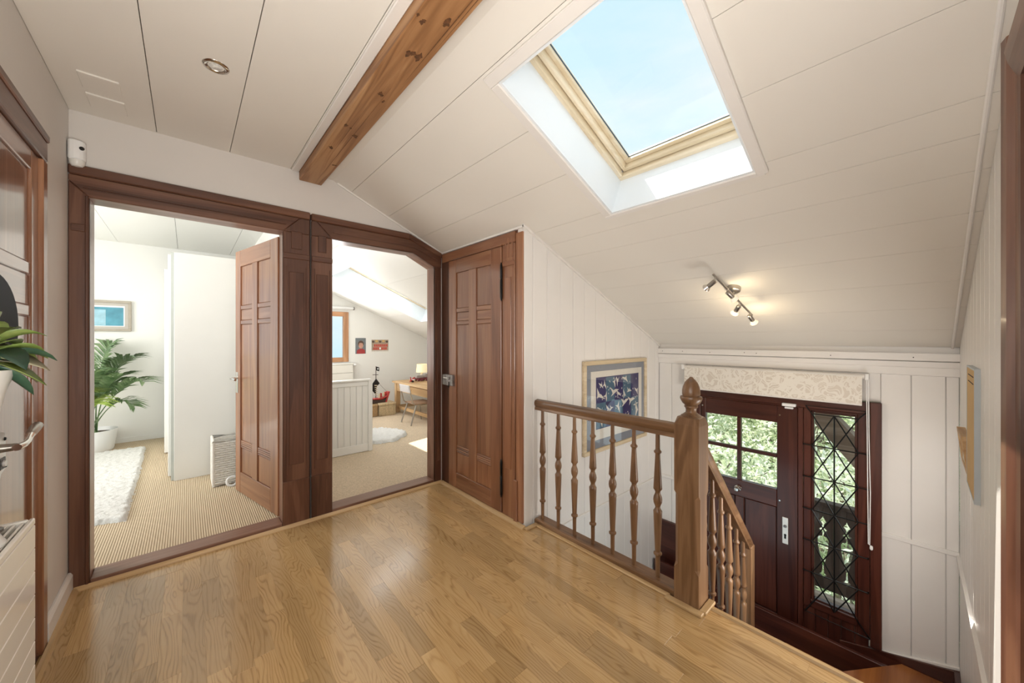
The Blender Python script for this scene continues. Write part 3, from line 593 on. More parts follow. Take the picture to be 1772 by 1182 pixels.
MB().lathe([(0.046, 0.900), (0.047, 0.906), (0.036, 0.913), (0.025, 0.922), (0.0235, 0.934), (0.027, 0.944), (0.031, 0.948), (0.031, 0.954), (0.028, 0.957), (0.040, 0.968), (0.0485, 0.984), (0.0505, 0.992), (0.048, 1.000), (0.0395, 1.002)], (nx, ny, 0), 20).build('acorn_cup', M['railZ'], np_, smooth=True)
MB().lathe([(0.0385, 1.0), (0.041, 1.012), (0.0405, 1.03), (0.037, 1.048), (0.030, 1.066), (0.020, 1.080), (0.010, 1.089), (0.007, 1.094), (0.001, 1.096)], (nx, ny, 0), 20).build('acorn', M['railZ'], np_, smooth=True)
# lower flight of the railing, running down along +x
x0, x1 = nx + hw, 2.735
def zt(x_): return 0.785 - (x_ - 1.95) * (0.79 / 0.775)
def slanted(prof, xa, xb, name, mat, dz=0.0):
    m = MB(); n = len(prof)
    vs = [(xa, ny + a, zt(xa) + b + dz) for a, b in prof] + [(xb, ny + a, zt(xb) + b + dz) for a, b in prof]
    fs = [tuple(range(n)), tuple(range(2 * n - 1, n - 1, -1))] + [(i, n + i, n + (i + 1) % n, (i + 1) % n) for i in range(n)]
    return m.add(vs, fs).build(name, mat, rl, smooth=True, angle=35)
k_ = 1.38
slanted([(a * 0.95, (b - 0.859) * k_) for a, b in hr], x0, x1, 'handrail', M['railX'])
for i, xx in enumerate((1.985, 2.115, 2.245, 2.375, 2.505, 2.63)):
    zb = zt(xx) - 0.09 - 0.74
    MB().lathe(baluster(0.75), (xx, ny - 0.0, zb), 12).build('baluster', M['railZ'], rl, smooth=True, angle=50)
box(2.69, ny - 0.032, -1.08, 2.755, ny + 0.032, zt(2.69) - 0.085).build('bottom_post', M['railZ'], rl, bevel=0.004)
MB().prism([(x0, zt(x0) - 0.81), (x1, zt(x1) - 0.81), (x1, zt(x1) - 1.06), (x0, zt(x0) - 1.02)], 'y', ny - 0.02, ny + 0.02).build('string_board', M['frontX'], rl)

# ------------------------------------------------------------------ stairs
st = struct(empty('staircase', (2.7, 0.3, -1.09)))
tag(st, 'winding dark wood stairs with orange brown treads leading down to the entrance door', 'stairs')
ZL = -1.09
for k in range(1, 4):
    xa = 1.876 + 0.25 * (k - 1); z = -0.184 * k - 0.02
    box(xa, YD + 0.03, z - 0.03, xa + 0.27, 0.70, z).build('tread', M['treadY'], st, bevel=0.004)
    box(xa - 0.006, YD + 0.03, z, xa + 0.012, 0.70, z + 0.155).build('riser', M['frontY'], st)
# winder whose nosing runs from the bottom post to the eaves wall, and the one below it
MB().prism([(2.62, 0.705), (2.72, 0.705), (3.615, 0.085), (3.615, -0.15), (2.62, -0.15)], 'z', -0.955, -0.92).build('tread', M['treadX'], st, bevel=0.004)
MB().prism([(2.715, 0.69), (2.735, 0.70), (3.60, 0.10), (3.60, 0.07)], 'z', ZL, -0.955).build('riser', M['frontX'], st)
box(2.62, -0.12, -1.2, 2.64, 0.70, -0.56).build('riser', M['frontY'], st)
MB().prism([(2.74, 0.70), (3.49, 0.70), (3.49, 0.17)], 'z', ZL - 0.03, ZL).build('tread', M['treadX'], st)
box(2.0, 0.70, ZL - 0.25, 3.49, 1.79, ZL - 0.08).build('landing', M['frontX'], st)
box(2.76, 0.695, ZL - 0.08, 3.49, 0.73, ZL - 0.015).build('landing_edge', M['frontX'], st, bevel=0.004)
box(3.495, 0.13, -1.30, 3.527, 1.78, -0.922).build('kick_board', M['frontY'], st, bevel=0.003)
box(3.53, 0.1, -1.30, XB, 1.79, -1.09).build('sill_floor', M['frontY'], st)
MB().prism([(YD, -0.812), (0.40, -0.955), (0.40, -1.25), (YD, -1.25)], 'x', 3.617, XB).build('wall_string', M['frontY'], st, bevel=0.003)
MB().prism([(2.0, -0.22), (2.6, -0.62), (3.30, -0.80), (3.617, -0.815), (3.617, -1.25), (2.0, -1.25)], 'y', YD, YD + 0.025).build('wall_string', M['frontX'], st)
box(XB - 0.03, 1.45, -1.2, XB, YC, -0.56).build('wall_string', M['frontY'], st, bevel=0.004)

# ------------------------------------------------------------------ entrance door with side window
fd = struct(empty('door_6', (XB, 1.0, ZL)))
tag(fd, 'dark red-brown entrance door with four small panes and a long key plate', 'door')
def fb(n, y0, z0, y1, z1, xf, mat='frontZ', xb=3.67, par=None, bev=0.003): return box(xf, y0, z0, xb, y1, z1).build(n, M[mat], par or fd, bevel=bev)
lf = box(3.640, 0.648, -1.085, 3.655, 1.375, -0.06).build('door_leaf', M['frontZ'], fd)
def lb(n, y0, z0, y1, z1, xf, mat): return box(xf, y0, z0, 3.662, y1, z1).build(n, M[mat], lf, bevel=0.004)
lb('stile', 0.646, -1.085, 0.785, 0.735, 3.62, 'frontZ'); lb('stile', 1.335, -1.085, 1.378, 0.735, 3.62, 'frontZ')
lb('rail', 0.785, 0.595, 1.335, 0.735, 3.62, 'frontY'); lb('rail', 0.785, -0.10, 1.335, 0.042, 3.62, 'frontY'); lb('rail', 0.785, -1.085, 1.335, -0.98, 3.62, 'frontY')
lb('glazing_bar', 1.046, 0.042, 1.078, 0.595, 3.624, 'frontZ'); lb('glazing_bar', 0.785, 0.303, 1.335, 0.332, 3.625, 'frontY')
lb('muntin', 1.022, -0.98, 1.09, -0.10, 3.621, 'frontZ')
for y0, y1 in ((0.785, 1.022), (1.09, 1.335)): lb('panel', y0 + 0.006, -0.974, y1 - 0.006, -0.106, 3.631, 'frontZ')
for y0, y1 in ((0.785, 1.046), (1.078, 1.335)):
    for z0, z1 in ((0.042, 0.303), (0.332, 0.595)): box(3.643, y0 - 0.004, z0 - 0.004, 3.647, y1 + 0.004, z1 + 0.004).build('pane', M['glass'], lf)
MB().lathe([(0.004, -0.052), (0.016, -0.05), (0.021, -0.042), (0.021, -0.034), (0.014, -0.028), (0.012, -0.012), (0.026, -0.008), (0.028, 0.0)], (3.62, 1.068, -0.03), 18, 'x').build('knob', M['chrome'], lf, smooth=True)
kp = box(3.613, 0.708, -0.378, 3.62, 0.747, -0.165).build('key_plate', M['white_metal'], lf, bevel=0.002)
MB().lathe([(0.012, 0), (0.012, 0.005)], (3.608, 0.7275, -0.235), 12, 'x').build('spindle_hole', M['steel'], kp)
box(3.609, 0.7215, -0.335, 3.613, 0.7335, -0.30).build('lock_cylinder', M['iron'], kp, bevel=0.001)
MB().lathe([(0.008, 0), (0.008, 0.003)], (3.61, 0.7275, -0.305), 10, 'x').build('lock_cylinder', M['iron'], kp)
mg = box(3.585, 0.655, 0.742, 3.62, 0.745, 0.765).build('magnet_contact', M['white'], fd, bevel=0.003)
box(3.592, 0.672, 0.722, 3.612, 0.728, 0.737).build('contact', M['white'], mg, bevel=0.003)
for yy, zz in ((0.765, 0.66), (0.765, -0.04), (1.362, 0.66)): MB().lathe([(0.006, -0.004), (0.008, 0)], (3.619, yy, zz), 8, 'x').build('screw', M['chrome'], lf)
fb('head_board', 0.193, 0.742, 1.44, 0.83, 3.616, 'frontY'); fb('bead', 0.63, 0.738, 1.40, 0.748, 3.606, 'frontY')
fb('post', 1.382, -1.2, 1.44, 0.742, 3.616); fb('post', 0.612, -1.2, 0.644, 0.742, 3.608)
cr = box(3.606, 0.178, -0.90, 3.665, 0.236, 0.832).build('post', M['frontZ'], fd, bevel=0.004)
w3 = struct(empty('window_3', (XB, 0.43, 0)))
tag(w3, 'tall narrow side window behind a black iron lattice, beside the entrance door', 'window')
def wb(n, y0, z0, y1, z1, xf, mat='frontZ', bev=0.003, xb=3.67): return box(xf, y0, z0, xb, y1, z1).build(n, M[mat], w3, bevel=bev)
wb('frame', 0.565, -0.80, 0.610, 0.742, 3.614); wb('frame', 0.238, -0.86, 0.300, 0.742, 3.614); wb('frame', 0.300, 0.728, 0.565, 0.742, 3.614, 'frontY'); wb('frame', 0.300, -0.80, 0.565, -0.745, 3.612, 'frontY')
wb('sash', 0.548, -0.745, 0.565, 0.728, 3.628); wb('sash', 0.300, -0.745, 0.317, 0.728, 3.628); wb('sash', 0.317, 0.712, 0.548, 0.728, 3.628, 'frontY'); wb('sash', 0.317, -0.745, 0.548, -0.728, 3.628, 'frontY')
wb('sill', 0.300, -0.752, 0.565, -0.738, 3.604, 'frontY')
box(3.648, 0.312, -0.735, 3.652, 0.552, 0.718).build('pane', M['glass'], w3)
for i in range(5):
    a = 0.245 + i * 0.074; wb('apron_board', a, -1.1, a + 0.072, -0.80, 3.626, 'frontZ', 0.004)
zs = [0.706, 0.461, 0.213, -0.035, -0.278, -0.52, -0.757]
XG = 3.598
yl, ym, yr_ = 0.556, 0.426, 0.295
def bar(p, q, r=0.0046, n='iron_bar'): MB().tube([(XG, *p), (XG, *q)], r, 6).build(n, M['iron'], w3)
for z in zs[1:6]:
    bar((0.609, z), (0.244, z))
    for yy in (0.605, 0.246): MB().lathe([(0.006, -0.004), (0.006, 0.012)], (XG, yy, z), 8, 'x').build('fixing', M['iron'], w3)
bar((yl, zs[0]), (yr_, zs[0])); bar((ym, zs[0]), (ym, zs[6]))
for a, b in zip(zs, zs[1:]):
    bar((yl, a), (ym, b)); bar((ym, a), (yl, b)); bar((yr_, a), (ym, b)); bar((ym, a), (yr_, b))
bar((yl, zs[0]), (0.594, 0.765)); bar((yr_, zs[0]), (0.249, 0.765)); bar((yl, zs[6]), (0.597, -0.836)); bar((yr_, zs[6]), (0.235, -0.84)); bar((0.597, -0.836), (0.235, -0.84), 0.003); bar((0.594, 0.765), (0.249, 0.765), 0.003)
# roller blind above the door
def lace():
    m, n, b = new_mat('blind_fabric'); L = n.links
    t = n.nodes.new('ShaderNodeTexCoord')
    nz1 = n.nodes.new('ShaderNodeTexNoise'); nz1.inputs['Scale'].default_value = 9.0; nz1.inputs['Detail'].default_value = 1.0; L.new(t.outputs['Object'], nz1.inputs['Vector'])
    sb = n.nodes.new('ShaderNodeVectorMath'); sb.operation = 'MULTIPLY_ADD'; sb.inputs[1].default_value = (0.16, 0.16, 0.16); L.new(nz1.outputs['Color'], sb.inputs[0]); L.new(t.outputs['Object'], sb.inputs[2])
    vo = n.nodes.new('ShaderNodeTexVoronoi'); vo.feature = 'DISTANCE_TO_EDGE'; vo.inputs['Scale'].default_value = 15.0; L.new(sb.outputs[0], vo.inputs['Vector'])
    v2 = n.nodes.new('ShaderNodeTexVoronoi'); v2.inputs['Scale'].default_value = 8.0; L.new(sb.outputs[0], v2.inputs['Vector'])
    sn = n.nodes.new('ShaderNodeMath'); sn.operation = 'MULTIPLY'; sn.inputs[1].default_value = 46.0; L.new(v2.outputs['Distance'], sn.inputs[0])
    si = n.nodes.new('ShaderNodeMath'); si.operation = 'SINE'; L.new(sn.outputs[0], si.inputs[0])
    ad = n.nodes.new('ShaderNodeMath'); ad.operation = 'GREATER_THAN'; ad.inputs[1].default_value = 0.55; L.new(si.outputs[0], ad.inputs[0])
    lt = n.nodes.new('ShaderNodeMath'); lt.operation = 'LESS_THAN'; lt.inputs[1].default_value = 0.10; L.new(vo.outputs['Distance'], lt.inputs[0])
    mx = n.nodes.new('ShaderNodeMath'); mx.operation = 'MAXIMUM'; L.new(ad.outputs[0], mx.inputs[0]); L.new(lt.outputs[0], mx.inputs[1])
    r = ramp(n, [(0.0, (0.68, 0.62, 0.54)), (1.0, (0.82, 0.78, 0.71))]); L.new(mx.outputs[0], r.inputs['Fac']); L.new(r.outputs['Color'], b.inputs['Base Color']); b.inputs['Roughness'].default_value = 0.9
    return m
M['lace'] = lace()
bl = thing('roller_blind', 'pale roller blind with a white leafy pattern above the entrance door', 'blind', (3.6, 0.89, 1.0))
MB().tube([(3.598, 0.262, 1.012), (3.598, 1.528, 1.012)], 0.017, 12).build('roller', M['paint'], bl, smooth=True)
box(3.579, 0.275, 0.812, 3.5805, 1.515, 1.012).build('fabric', M['lace'], bl)
box(3.576, 0.275, 0.806, 3.584, 1.515, 0.818).build('hem_bar', M['paint'], bl, bevel=0.002)
for yy in (0.25, 1.53): box(3.575, yy - 0.010, 0.99, XB, yy + 0.010, 1.034).build('bracket', M['white'], bl, bevel=0.003)
ch = MB().tube([(3.585, 0.242, 1.0), (3.585, 0.24, 0.6), (3.585, 0.233, 0.2), (3.585, 0.236, -0.17), (3.585, 0.243, -0.165), (3.585, 0.246, 0.2), (3.585, 0.249, 0.6), (3.585, 0.252, 1.0)], 0.003, 6).build('cord', M['white'], bl)
MB().lathe([(0.004, -0.02), (0.009, -0.012), (0.009, 0.006), (0.003, 0.012)], (3.585, 0.228, -0.182), 10).build('cord_weight', M['white'], bl)

# ------------------------------------------------------------------ skylights
def skylight(name, s0, y0, s1, y1, label, depth=0.222):
    w = struct(empty(name, roofmap((s0 + s1) / 2, (y0 + y1) / 2, 0.1))); tag(w, label, 'window')
    def slab(n, a, b, c, d, n0, n1, mat, bev=0.0): return MB().cells([a, c], [b, d], n0, n1, [], roofmap).build(n, M[mat], w, bevel=bev)
    t = 0.012
    slab('lining', s0, y0, s0 + t, y1, -0.004, depth, 'shaft'); slab('lining', s1 - t, y0, s1, y1, -0.004, depth, 'shaft')
    slab('lining', s0 + t, y0, s1 - t, y0 + t, -0.004, depth, 'shaft'); slab('lining', s0 + t, y1 - t, s1 - t, y1, -0.004, depth, 'shaft')
    def ring(n, i0, i1, n0, n1, mx, my, bev):
        slab(n, s0 + i0, y0 + i0, s0 + i1, y1 - i0, n0, n1, my, bev); slab(n, s1 - i1, y0 + i0, s1 - i0, y1 - i0, n0, n1, my, bev)
        slab(n, s0 + i1, y0 + i0, s1 - i1, y0 + i1, n0, n1, mx, bev); slab(n, s0 + i1, y1 - i1, s1 - i1, y1 - i0, n0, n1, mx, bev)
    ring('frame', -0.02, 0.036, depth, depth + 0.075, 'pineX', 'pineY', 0.004)
    ring('sash', 0.040, 0.062, depth + 0.028, depth + 0.098, 'pineX', 'pineY', 0.004)
    ring('sash', 0.062, 0.085, depth + 0.062, depth + 0.098, 'pineX', 'pineY', 0.003)
    ring('seal', 0.082, 0.089, depth + 0.079, depth + 0.084, 'rubber', 'rubber', 0)
    ring('flashing', -0.06, 0.05, depth + 0.0985, depth + 0.102, 'iron', 'iron', 0)
    slab('pane', s0 + 0.07, y0 + 0.07, s1 - 0.07, y1 - 0.07, depth + 0.084, depth + 0.090, 'glass')
    return w, slab
for ax in 'XYZ': pass
w1, slab = skylight('window_1', -0.822, 0.47, 0.103, 1.19, 'square skylight with pale wooden frame in the sloping ceiling')
a, b, c, d, e = -0.822, 0.47, 0.103, 1.19, 0.048
slab('architrave', a - e, b - 0.03, a, d + e, -0.014, 0.0, 'paint', 0.004); slab('architrave', c, b - 0.03, c + 0.03, d + e, -0.010, 0.0, 'paint', 0.004)
slab('architrave', a, d, c, d + e, -0.012, 0.0, 'paint', 0.004); slab('architrave', a, b - 0.042, c + 0.01, b, -0.022, 0.0, 'paint', 0.004)
MB().lathe([(0.005, -0.003), (0.007, 0)], roofmap(c - 0.05, d - 0.037, 0.25), 8, 'y').build('screw', M['steel'], w1)
w4, slab = skylight('window_4', -0.294, 4.59, 1.219, 5.45, 'long skylight in the sloping ceiling of the room with the desk')

# ------------------------------------------------------------------ lamps
dl = thing('ceiling_downlight', 'small round recessed downlight in the white board ceiling', 'light', (0.092, 2.012, ZC))
MB().lathe([(0.030, -0.003), (0.036, -0.006), (0.044, -0.004), (0.047, 0.0)], (0.092, 2.012, ZC), 24, cap=False).build('ring', M['chrome'], dl, smooth=True)
MB().lathe([(0.0, 0.012), (0.024, 0.006), (0.030, -0.003)], (0.092, 2.012, ZC), 20, cap=False).build('reflector', M['nickel'], dl, smooth=True)
M['lampglass'] = plain('lamp_glass', (0.7, 0.7, 0.66), 0.1, var=0.3, scale=50, bump=0.5, bscale=120)
MB().lathe([(0.001, -0.004), (0.018, -0.003), (0.024, 0.0)], (0.092, 2.012, ZC), 16).build('lamp', M['lampglass'], dl, smooth=True)

sp = thing('ceiling_spotlight', 'nickel bar lamp with four small halogen spots on the sloping ceiling', 'lamp', (2.71, 0.825, S(2.71)))
M['bulb'] = plain('lit_halogen', (1, 0.9, 0.7), 0.3, emit=(1.0, 0.80, 0.48), estr=6.0)
M['shade_glass'] = plain('frosted_rim', (0.9, 0.88, 0.82), 0.25, emit=(1.0, 0.82, 0.52), estr=0.4)
def lp(x_, off, y_): return Vector((x_, y_, S(x_) - off))
def aligned(prof, p, q, name, mat, par, seg=12, smooth=True):
    """lathe along p->q; profile heights are metres from p"""
    ax = (Vector(q) - Vector(p)).normalized(); rot = ax.to_track_quat('Z', 'Y').to_matrix()
    m = MB(); m.lathe(prof, (0, 0, 0), seg); m.v = [tuple(Vector(p) + rot @ Vector(v)) for v in m.v]
    return m.build(name, mat, par, smooth=smooth)
nrm = Vector((-ST, 0, -CT))
base = Vector((2.72, 0.826, S(2.72)))
aligned([(0.040, 0.0), (0.042, 0.012), (0.040, 0.028), (0.030, 0.036), (0.010, 0.040), (0.008, 0.075)], base, base + nrm, 'base', M['nickel'], sp, 20)
A, B = lp(2.40, 0.088, 0.842), lp(2.93, 0.088, 0.778)
MB().tube([A, B], 0.0065, 10).build('bar', M['nickel'], sp, smooth=True)
heads = [((2.42, 0.840), (2.412, 0.842, 1.632), (2.45, 0.915, 1.592), False), ((2.57, 0.815), (2.545, 0.806, 1.573), (2.615, 0.778, 1.520), True), ((2.74, 0.80), (2.735, 0.803, 1.497), (2.785, 0.848, 1.448), True), ((2.90, 0.782), (2.868, 0.776, 1.437), (2.93, 0.760, 1.385), True)]
for (bx, by), p, q, lit in heads:
    p, q = Vector(p), Vector(q); ax = (q - p).normalized(); j = lp(bx, 0.088, by)
    hd = aligned([(0.006, -0.012), (0.0135, -0.006), (0.0145, 0.0), (0.0145, 0.045), (0.012, 0.048)], p, q, 'spot_head', M['nickel'], sp, 14)
    MB().tube([j, p - ax * 0.008], 0.0045, 8).build('joint', M['chrome'], hd, smooth=True)
    aligned([(0.012, 0.046), (0.016, 0.052), (0.026, 0.068), (0.0255, 0.070), (0.014, 0.054)], p, q, 'glass_rim', M['shade_glass'] if lit else M['chrome'], hd, 16)
    aligned([(0.0125, 0.049), (0.0125, 0.056), (0.006, 0.060)], p, q, 'bulb', M['bulb'] if lit else M['lampglass'], hd, 12)
    if lit:
        l = D.lights.new('spot_lamp', 'POINT'); l.energy = 0.9; l.color = (1.0, 0.80, 0.52); l.shadow_soft_size = 0.012
        lo = D.objects.new('spot_lamp', l); COL.objects.link(lo); lo.location = p + ax * 0.085

# ------------------------------------------------------------------ pictures on the stair walls
pf = thing('framed_picture', 'large blue abstract print in pale frame with grey mount on the stair wall', 'picture', (2.85, YC, 0.72))
X0, X1, Z0, Z1 = 2.352, 3.345, 0.338, 1.100
fwid = 0.034
M['framewood'] = wood('pale_frame', (0.52, 0.40, 0.24), (0.66, 0.54, 0.36), (0.75, 0.64, 0.46), 'X', 0.4, 9, 0.1, 0.04)
for a in ((X0, Z0, X1, Z0 + fwid), (X0, Z1 - fwid, X1, Z1), (X0, Z0 + fwid, X0 + fwid, Z1 - fwid), (X1 - fwid, Z0 + fwid, X1, Z1 - fwid)):
    box(a[0], YC - 0.028, a[1], a[2], YC - 0.001, a[3]).build('frame', M['framewood'], pf, bevel=0.004)
M['mount'] = plain('grey_mount', (0.25, 0.27, 0.31), 0.85, var=0.03); M['paper'] = plain('print_paper', (0.74, 0.71, 0.64), 0.8, var=0.02)
box(X0 + fwid, YC - 0.012, Z0 + fwid, X1 - fwid, YC - 0.008, Z1 - fwid).build('mount', M['mount'], pf)
box(2.455, YC - 0.0145, 0.442, 3.262, YC - 0.012, 1.012).build('paper', M['paper'], pf)
px0, px1, pz0, pz1 = 2.53, 3.20, 0.535, 0.955
M['navy'] = plain('navy_ink', (0.035, 0.03, 0.12), 0.8, var=0.1); M['teal'] = plain('blue_ink', (0.075, 0.15, 0.22), 0.8, var=0.1)
box(px0 - 0.006, YC - 0.0152, pz0 - 0.006, px1 + 0.006, YC - 0.0145, pz1 + 0.006).build('print_border', M['navy'], pf)
cw, chh = (px1 - px0) / 5, (pz1 - pz0) / 2
for i in range(5):
    for j in range(2): box(px0 + i * cw, YC - 0.0158, pz0 + j * chh, px0 + (i + 1) * cw, YC - 0.0152, pz0 + (j + 1) * chh).build('print_field', M['navy'] if (i + j) % 2 else M['teal'], pf)
shp = MB(); rr = random.Random(5)
for i in range(26):
    cx_, cz_ = px0 + 0.05 + (i % 7) * 0.094 + rr.uniform(-0.03, 0.03), pz0 + 0.06 + (i // 7) * 0.10 + rr.uniform(-0.03, 0.03); a0 = rr.uniform(0, 6.28); r1 = rr.uniform(0.045, 0.085); bend = rr.uniform(-0.9, 0.9)
    P_ = lambda r_, a_: (min(px1 - 0.004, max(px0 + 0.004, cx_ + r_ * math.cos(a_))), min(pz1 - 0.004, max(pz0 + 0.004, cz_ + r_ * math.sin(a_))))
    shp.prism([P_(r1, a0), P_(r1 * 0.45, a0 + 0.55), P_(r1 * 0.2, a0 + 1.5), P_(r1 * 0.85, a0 + 2.5 + bend * 0.4), P_(r1 * 0.25, a0 + 3.3), P_(r1 * 0.7, a0 + 4.3 + bend), P_(r1 * 0.18, a0 + 5.2)], 'y', YC - 0.0164, YC - 0.0158)
for i in range(70):
    cx_, cz_ = rr.uniform(px0 + 0.012, px1 - 0.012), rr.uniform(pz0 + 0.012, pz1 - 0.012); r_ = rr.uniform(0.005, 0.012); a0 = rr.uniform(0, 3)
    shp.prism([(cx_ + r_ * (1 if k % 2 else 0.35) * math.cos(a0 + k * PI / 4), cz_ + r_ * (1 if k % 2 else 0.35) * math.sin(a0 + k * PI / 4)) for k in range(8)], 'y', YC - 0.0166, YC - 0.0158)
shp.build('print_shapes', M['paper'], pf)['kind'] = 'stuff'
box(X0 + fwid, YC - 0.021, Z0 + fwid, X1 - fwid, YC - 0.0195, Z1 - fwid).build('glass_sheet', M['pglass'], pf)

wp = thing('framed_board', 'pale grey framed board hung edge-on on the wall at the right border', 'picture', (2.3, YD, 0.9))
M['greyframe'] = plain('grey_frame', (0.50, 0.56, 0.60), 0.5, var=0.02); M['kraft'] = plain('kraft_paper', (0.62, 0.42, 0.20), 0.8, var=0.05)
yo = YD + 0.017
for a in ((2.45, 0.59, 2.458, 1.155), (2.812, 0.59, 2.82, 1.155), (2.458, 0.59, 2.812, 0.598), (2.458, 1.147, 2.812, 1.155)):
    box(a[0], YD, a[1], a[2], yo, a[3]).build('frame', M['greyframe'], wp)
box(2.458, YD + 0.002, 0.598, 2.812, yo - 0.001, 1.147).build('board', M['kraft'], wp)
for zz in (1.085, 1.115): box(2.50, yo - 0.001, zz, 2.74, yo + 0.0, zz + 0.004).build('printed_line', M['gap'], wp)
wp2 = thing('framed_picture', 'small brown wooden frame hung beyond the grey framed board', 'picture', (3.05, YD, 0.7))
for a in ((2.90, 0.60, 2.925, 0.79), (3.205, 0.60, 3.23, 0.79), (2.925, 0.60, 3.205, 0.625), (2.925, 0.765, 3.205, 0.79)):
    MB().prism([(YD, a[1]), (YD + 0.012 + (a[1] - 0.6) * 0.1, a[1]), (YD + 0.012 + (a[3] - 0.6) * 0.1, a[3]), (YD, a[3])], 'x', a[0], a[2]).build('frame', M['deskX'], wp2, bevel=0.002)
box(2.925, YD + 0.002, 0.625, 3.205, YD + 0.01, 0.765).build('picture_face', M['paper'], wp2)

# ------------------------------------------------------------------ small fittings
ms = thing('motion_sensor', 'white motion detector high in the corner above the left door casing', 'sensor', (-0.418, 2.84, 2.22))
MB().prism([(-0.446, 2.878), (-0.396, 2.878), (-0.388, 2.86), (-0.388, 2.84), (-0.398, 2.822), (-0.43, 2.818), (-0.446, 2.825)], 'z', 2.185, 2.285).build('body', M['white'], ms, bevel=0.006)
M['lens'] = plain('milky_lens', (0.75, 0.74, 0.70), 0.25, var=0.05)
MB().lathe([(0.004, -0.033), (0.018, -0.031), (0.026, -0.02), (0.029, 0.0)], (-0.417, 2.846, 2.186), 16).build('lens', M['lens'], ms, smooth=True)
aligned([(0.0095, 0), (0.0095, 0.003)], (-0.398, 2.8215, 2.243), (-0.39, 2.80, 2.243), 'camera_eye', M['black'], ms, 12)
for k, (y0, y1) in enumerate(((2.43, 2.572), (2.622, 2.762))):
    tag(box(-0.360, y0, ZC - 0.008, -0.232, y1, ZC).build('ceiling_hatch', M['ceil'], bevel=0.002), ('small square white hatch flush in the ceiling, the one farther from the back wall', 'small square white hatch flush in the ceiling, the one nearer the back wall')[k], 'hatch', 'ceiling hatches')

# ------------------------------------------------------------------ radiator, vase with plant, dark oval mirror
rd = thing('radiator', 'white panel radiator with a slotted top at the lower left border', 'radiator', (-0.40, 1.2, 0))
MB().box(-0.43, 0.60, 0.10, -0.352, 1.768, 0.715).build('body', M['enamel'], rd, bevel=0.004)
for k in range(9):
    z0 = 0.10 + k * 0.0695; box(-0.352, 0.602, z0, -0.340, 1.768, z0 + 0.0675).build('front_panel', M['enamel'], rd, bevel=0.002)
box(-0.352, 0.602, 0.7255, -0.340, 1.768, 0.745).build('front_rim', M['enamel'], rd, bevel=0.003)
box(-0.445, 0.602, 0.7255, -0.433, 1.768, 0.745).build('back_rim', M['enamel'], rd, bevel=0.003)
box(-0.433, 1.752, 0.70, -0.352, 1.768, 0.745).build('end_cap', M['enamel'], rd, bevel=0.003)
for i in range(5):
    xx = -0.424 + i * 0.0155; box(xx, 0.61, 0.722, xx + 0.006, 1.75, 0.742).build('grille_slat', M['enamel'], rd, bevel=0.001)
for yy in (0.75, 1.62): box(-0.41, yy, 0.0, -0.37, yy + 0.03, 0.10).build('foot', M['enamel'], rd)

vs_ = thing('flower_vase', 'pale conical ceramic vase on the radiator, holding a leafy plant', 'vase', (-0.395, 1.585, 0.745))
M['ceramic'] = plain('pale_ceramic', (0.66, 0.64, 0.60), 0.25, var=0.08, scale=12)
MB().lathe([(0.042, 0.745), (0.044, 0.752), (0.030, 0.78), (0.022, 0.84), (0.020, 0.96), (0.027, 1.06), (0.042, 1.14), (0.058, 1.20), (0.055, 1.201), (0.038, 1.14), (0.022, 1.06)], (-0.395, 1.585, 0), 24).build('vase_body', M['ceramic'], vs_, smooth=True)
def leafmat(name, a, b, c):
    m, n, bs = new_mat(name); L = n.links; vec, oi = rnd_vec(n)
    nz_ = n.nodes.new('ShaderNodeTexNoise'); nz_.inputs['Scale'].default_value = 14; nz_.inputs['Detail'].default_value = 3; L.new(vec, nz_.inputs['Vector'])
    r = ramp(n, [(0.3, a), (0.52, b), (0.75, c)]); L.new(nz_.outputs['Fac'], r.inputs['Fac'])
    hv = n.nodes.new('ShaderNodeHueSaturation'); mm = n.nodes.new('ShaderNodeMapRange'); mm.inputs['To Min'].default_value = 0.6; mm.inputs['To Max'].default_value = 1.35
    L.new(oi.outputs['Random'], mm.inputs['Value']); L.new(mm.outputs[0], hv.inputs['Value']); L.new(r.outputs['Color'], hv.inputs['Color']); L.new(hv.outputs['Color'], bs.inputs['Base Color'])
    bs.inputs['Roughness'].default_value = 0.35; return m
M['hleaf'] = leafmat('pothos_leaf', (0.09, 0.16, 0.03), (0.21, 0.30, 0.07), (0.42, 0.46, 0.17))
M['dleaf'] = leafmat('dark_leaf', (0.02, 0.06, 0.035), (0.035, 0.085, 0.05), (0.07, 0.14, 0.08))
M['cleaf'] = leafmat('withered_leaf', (0.28, 0.24, 0.16), (0.42, 0.39, 0.26), (0.30, 0.36, 0.16))
pt = thing('potted_plant', 'leafy green plant with broad pointed leaves standing in the pale vase', 'plant', (-0.395, 1.585, 1.20))
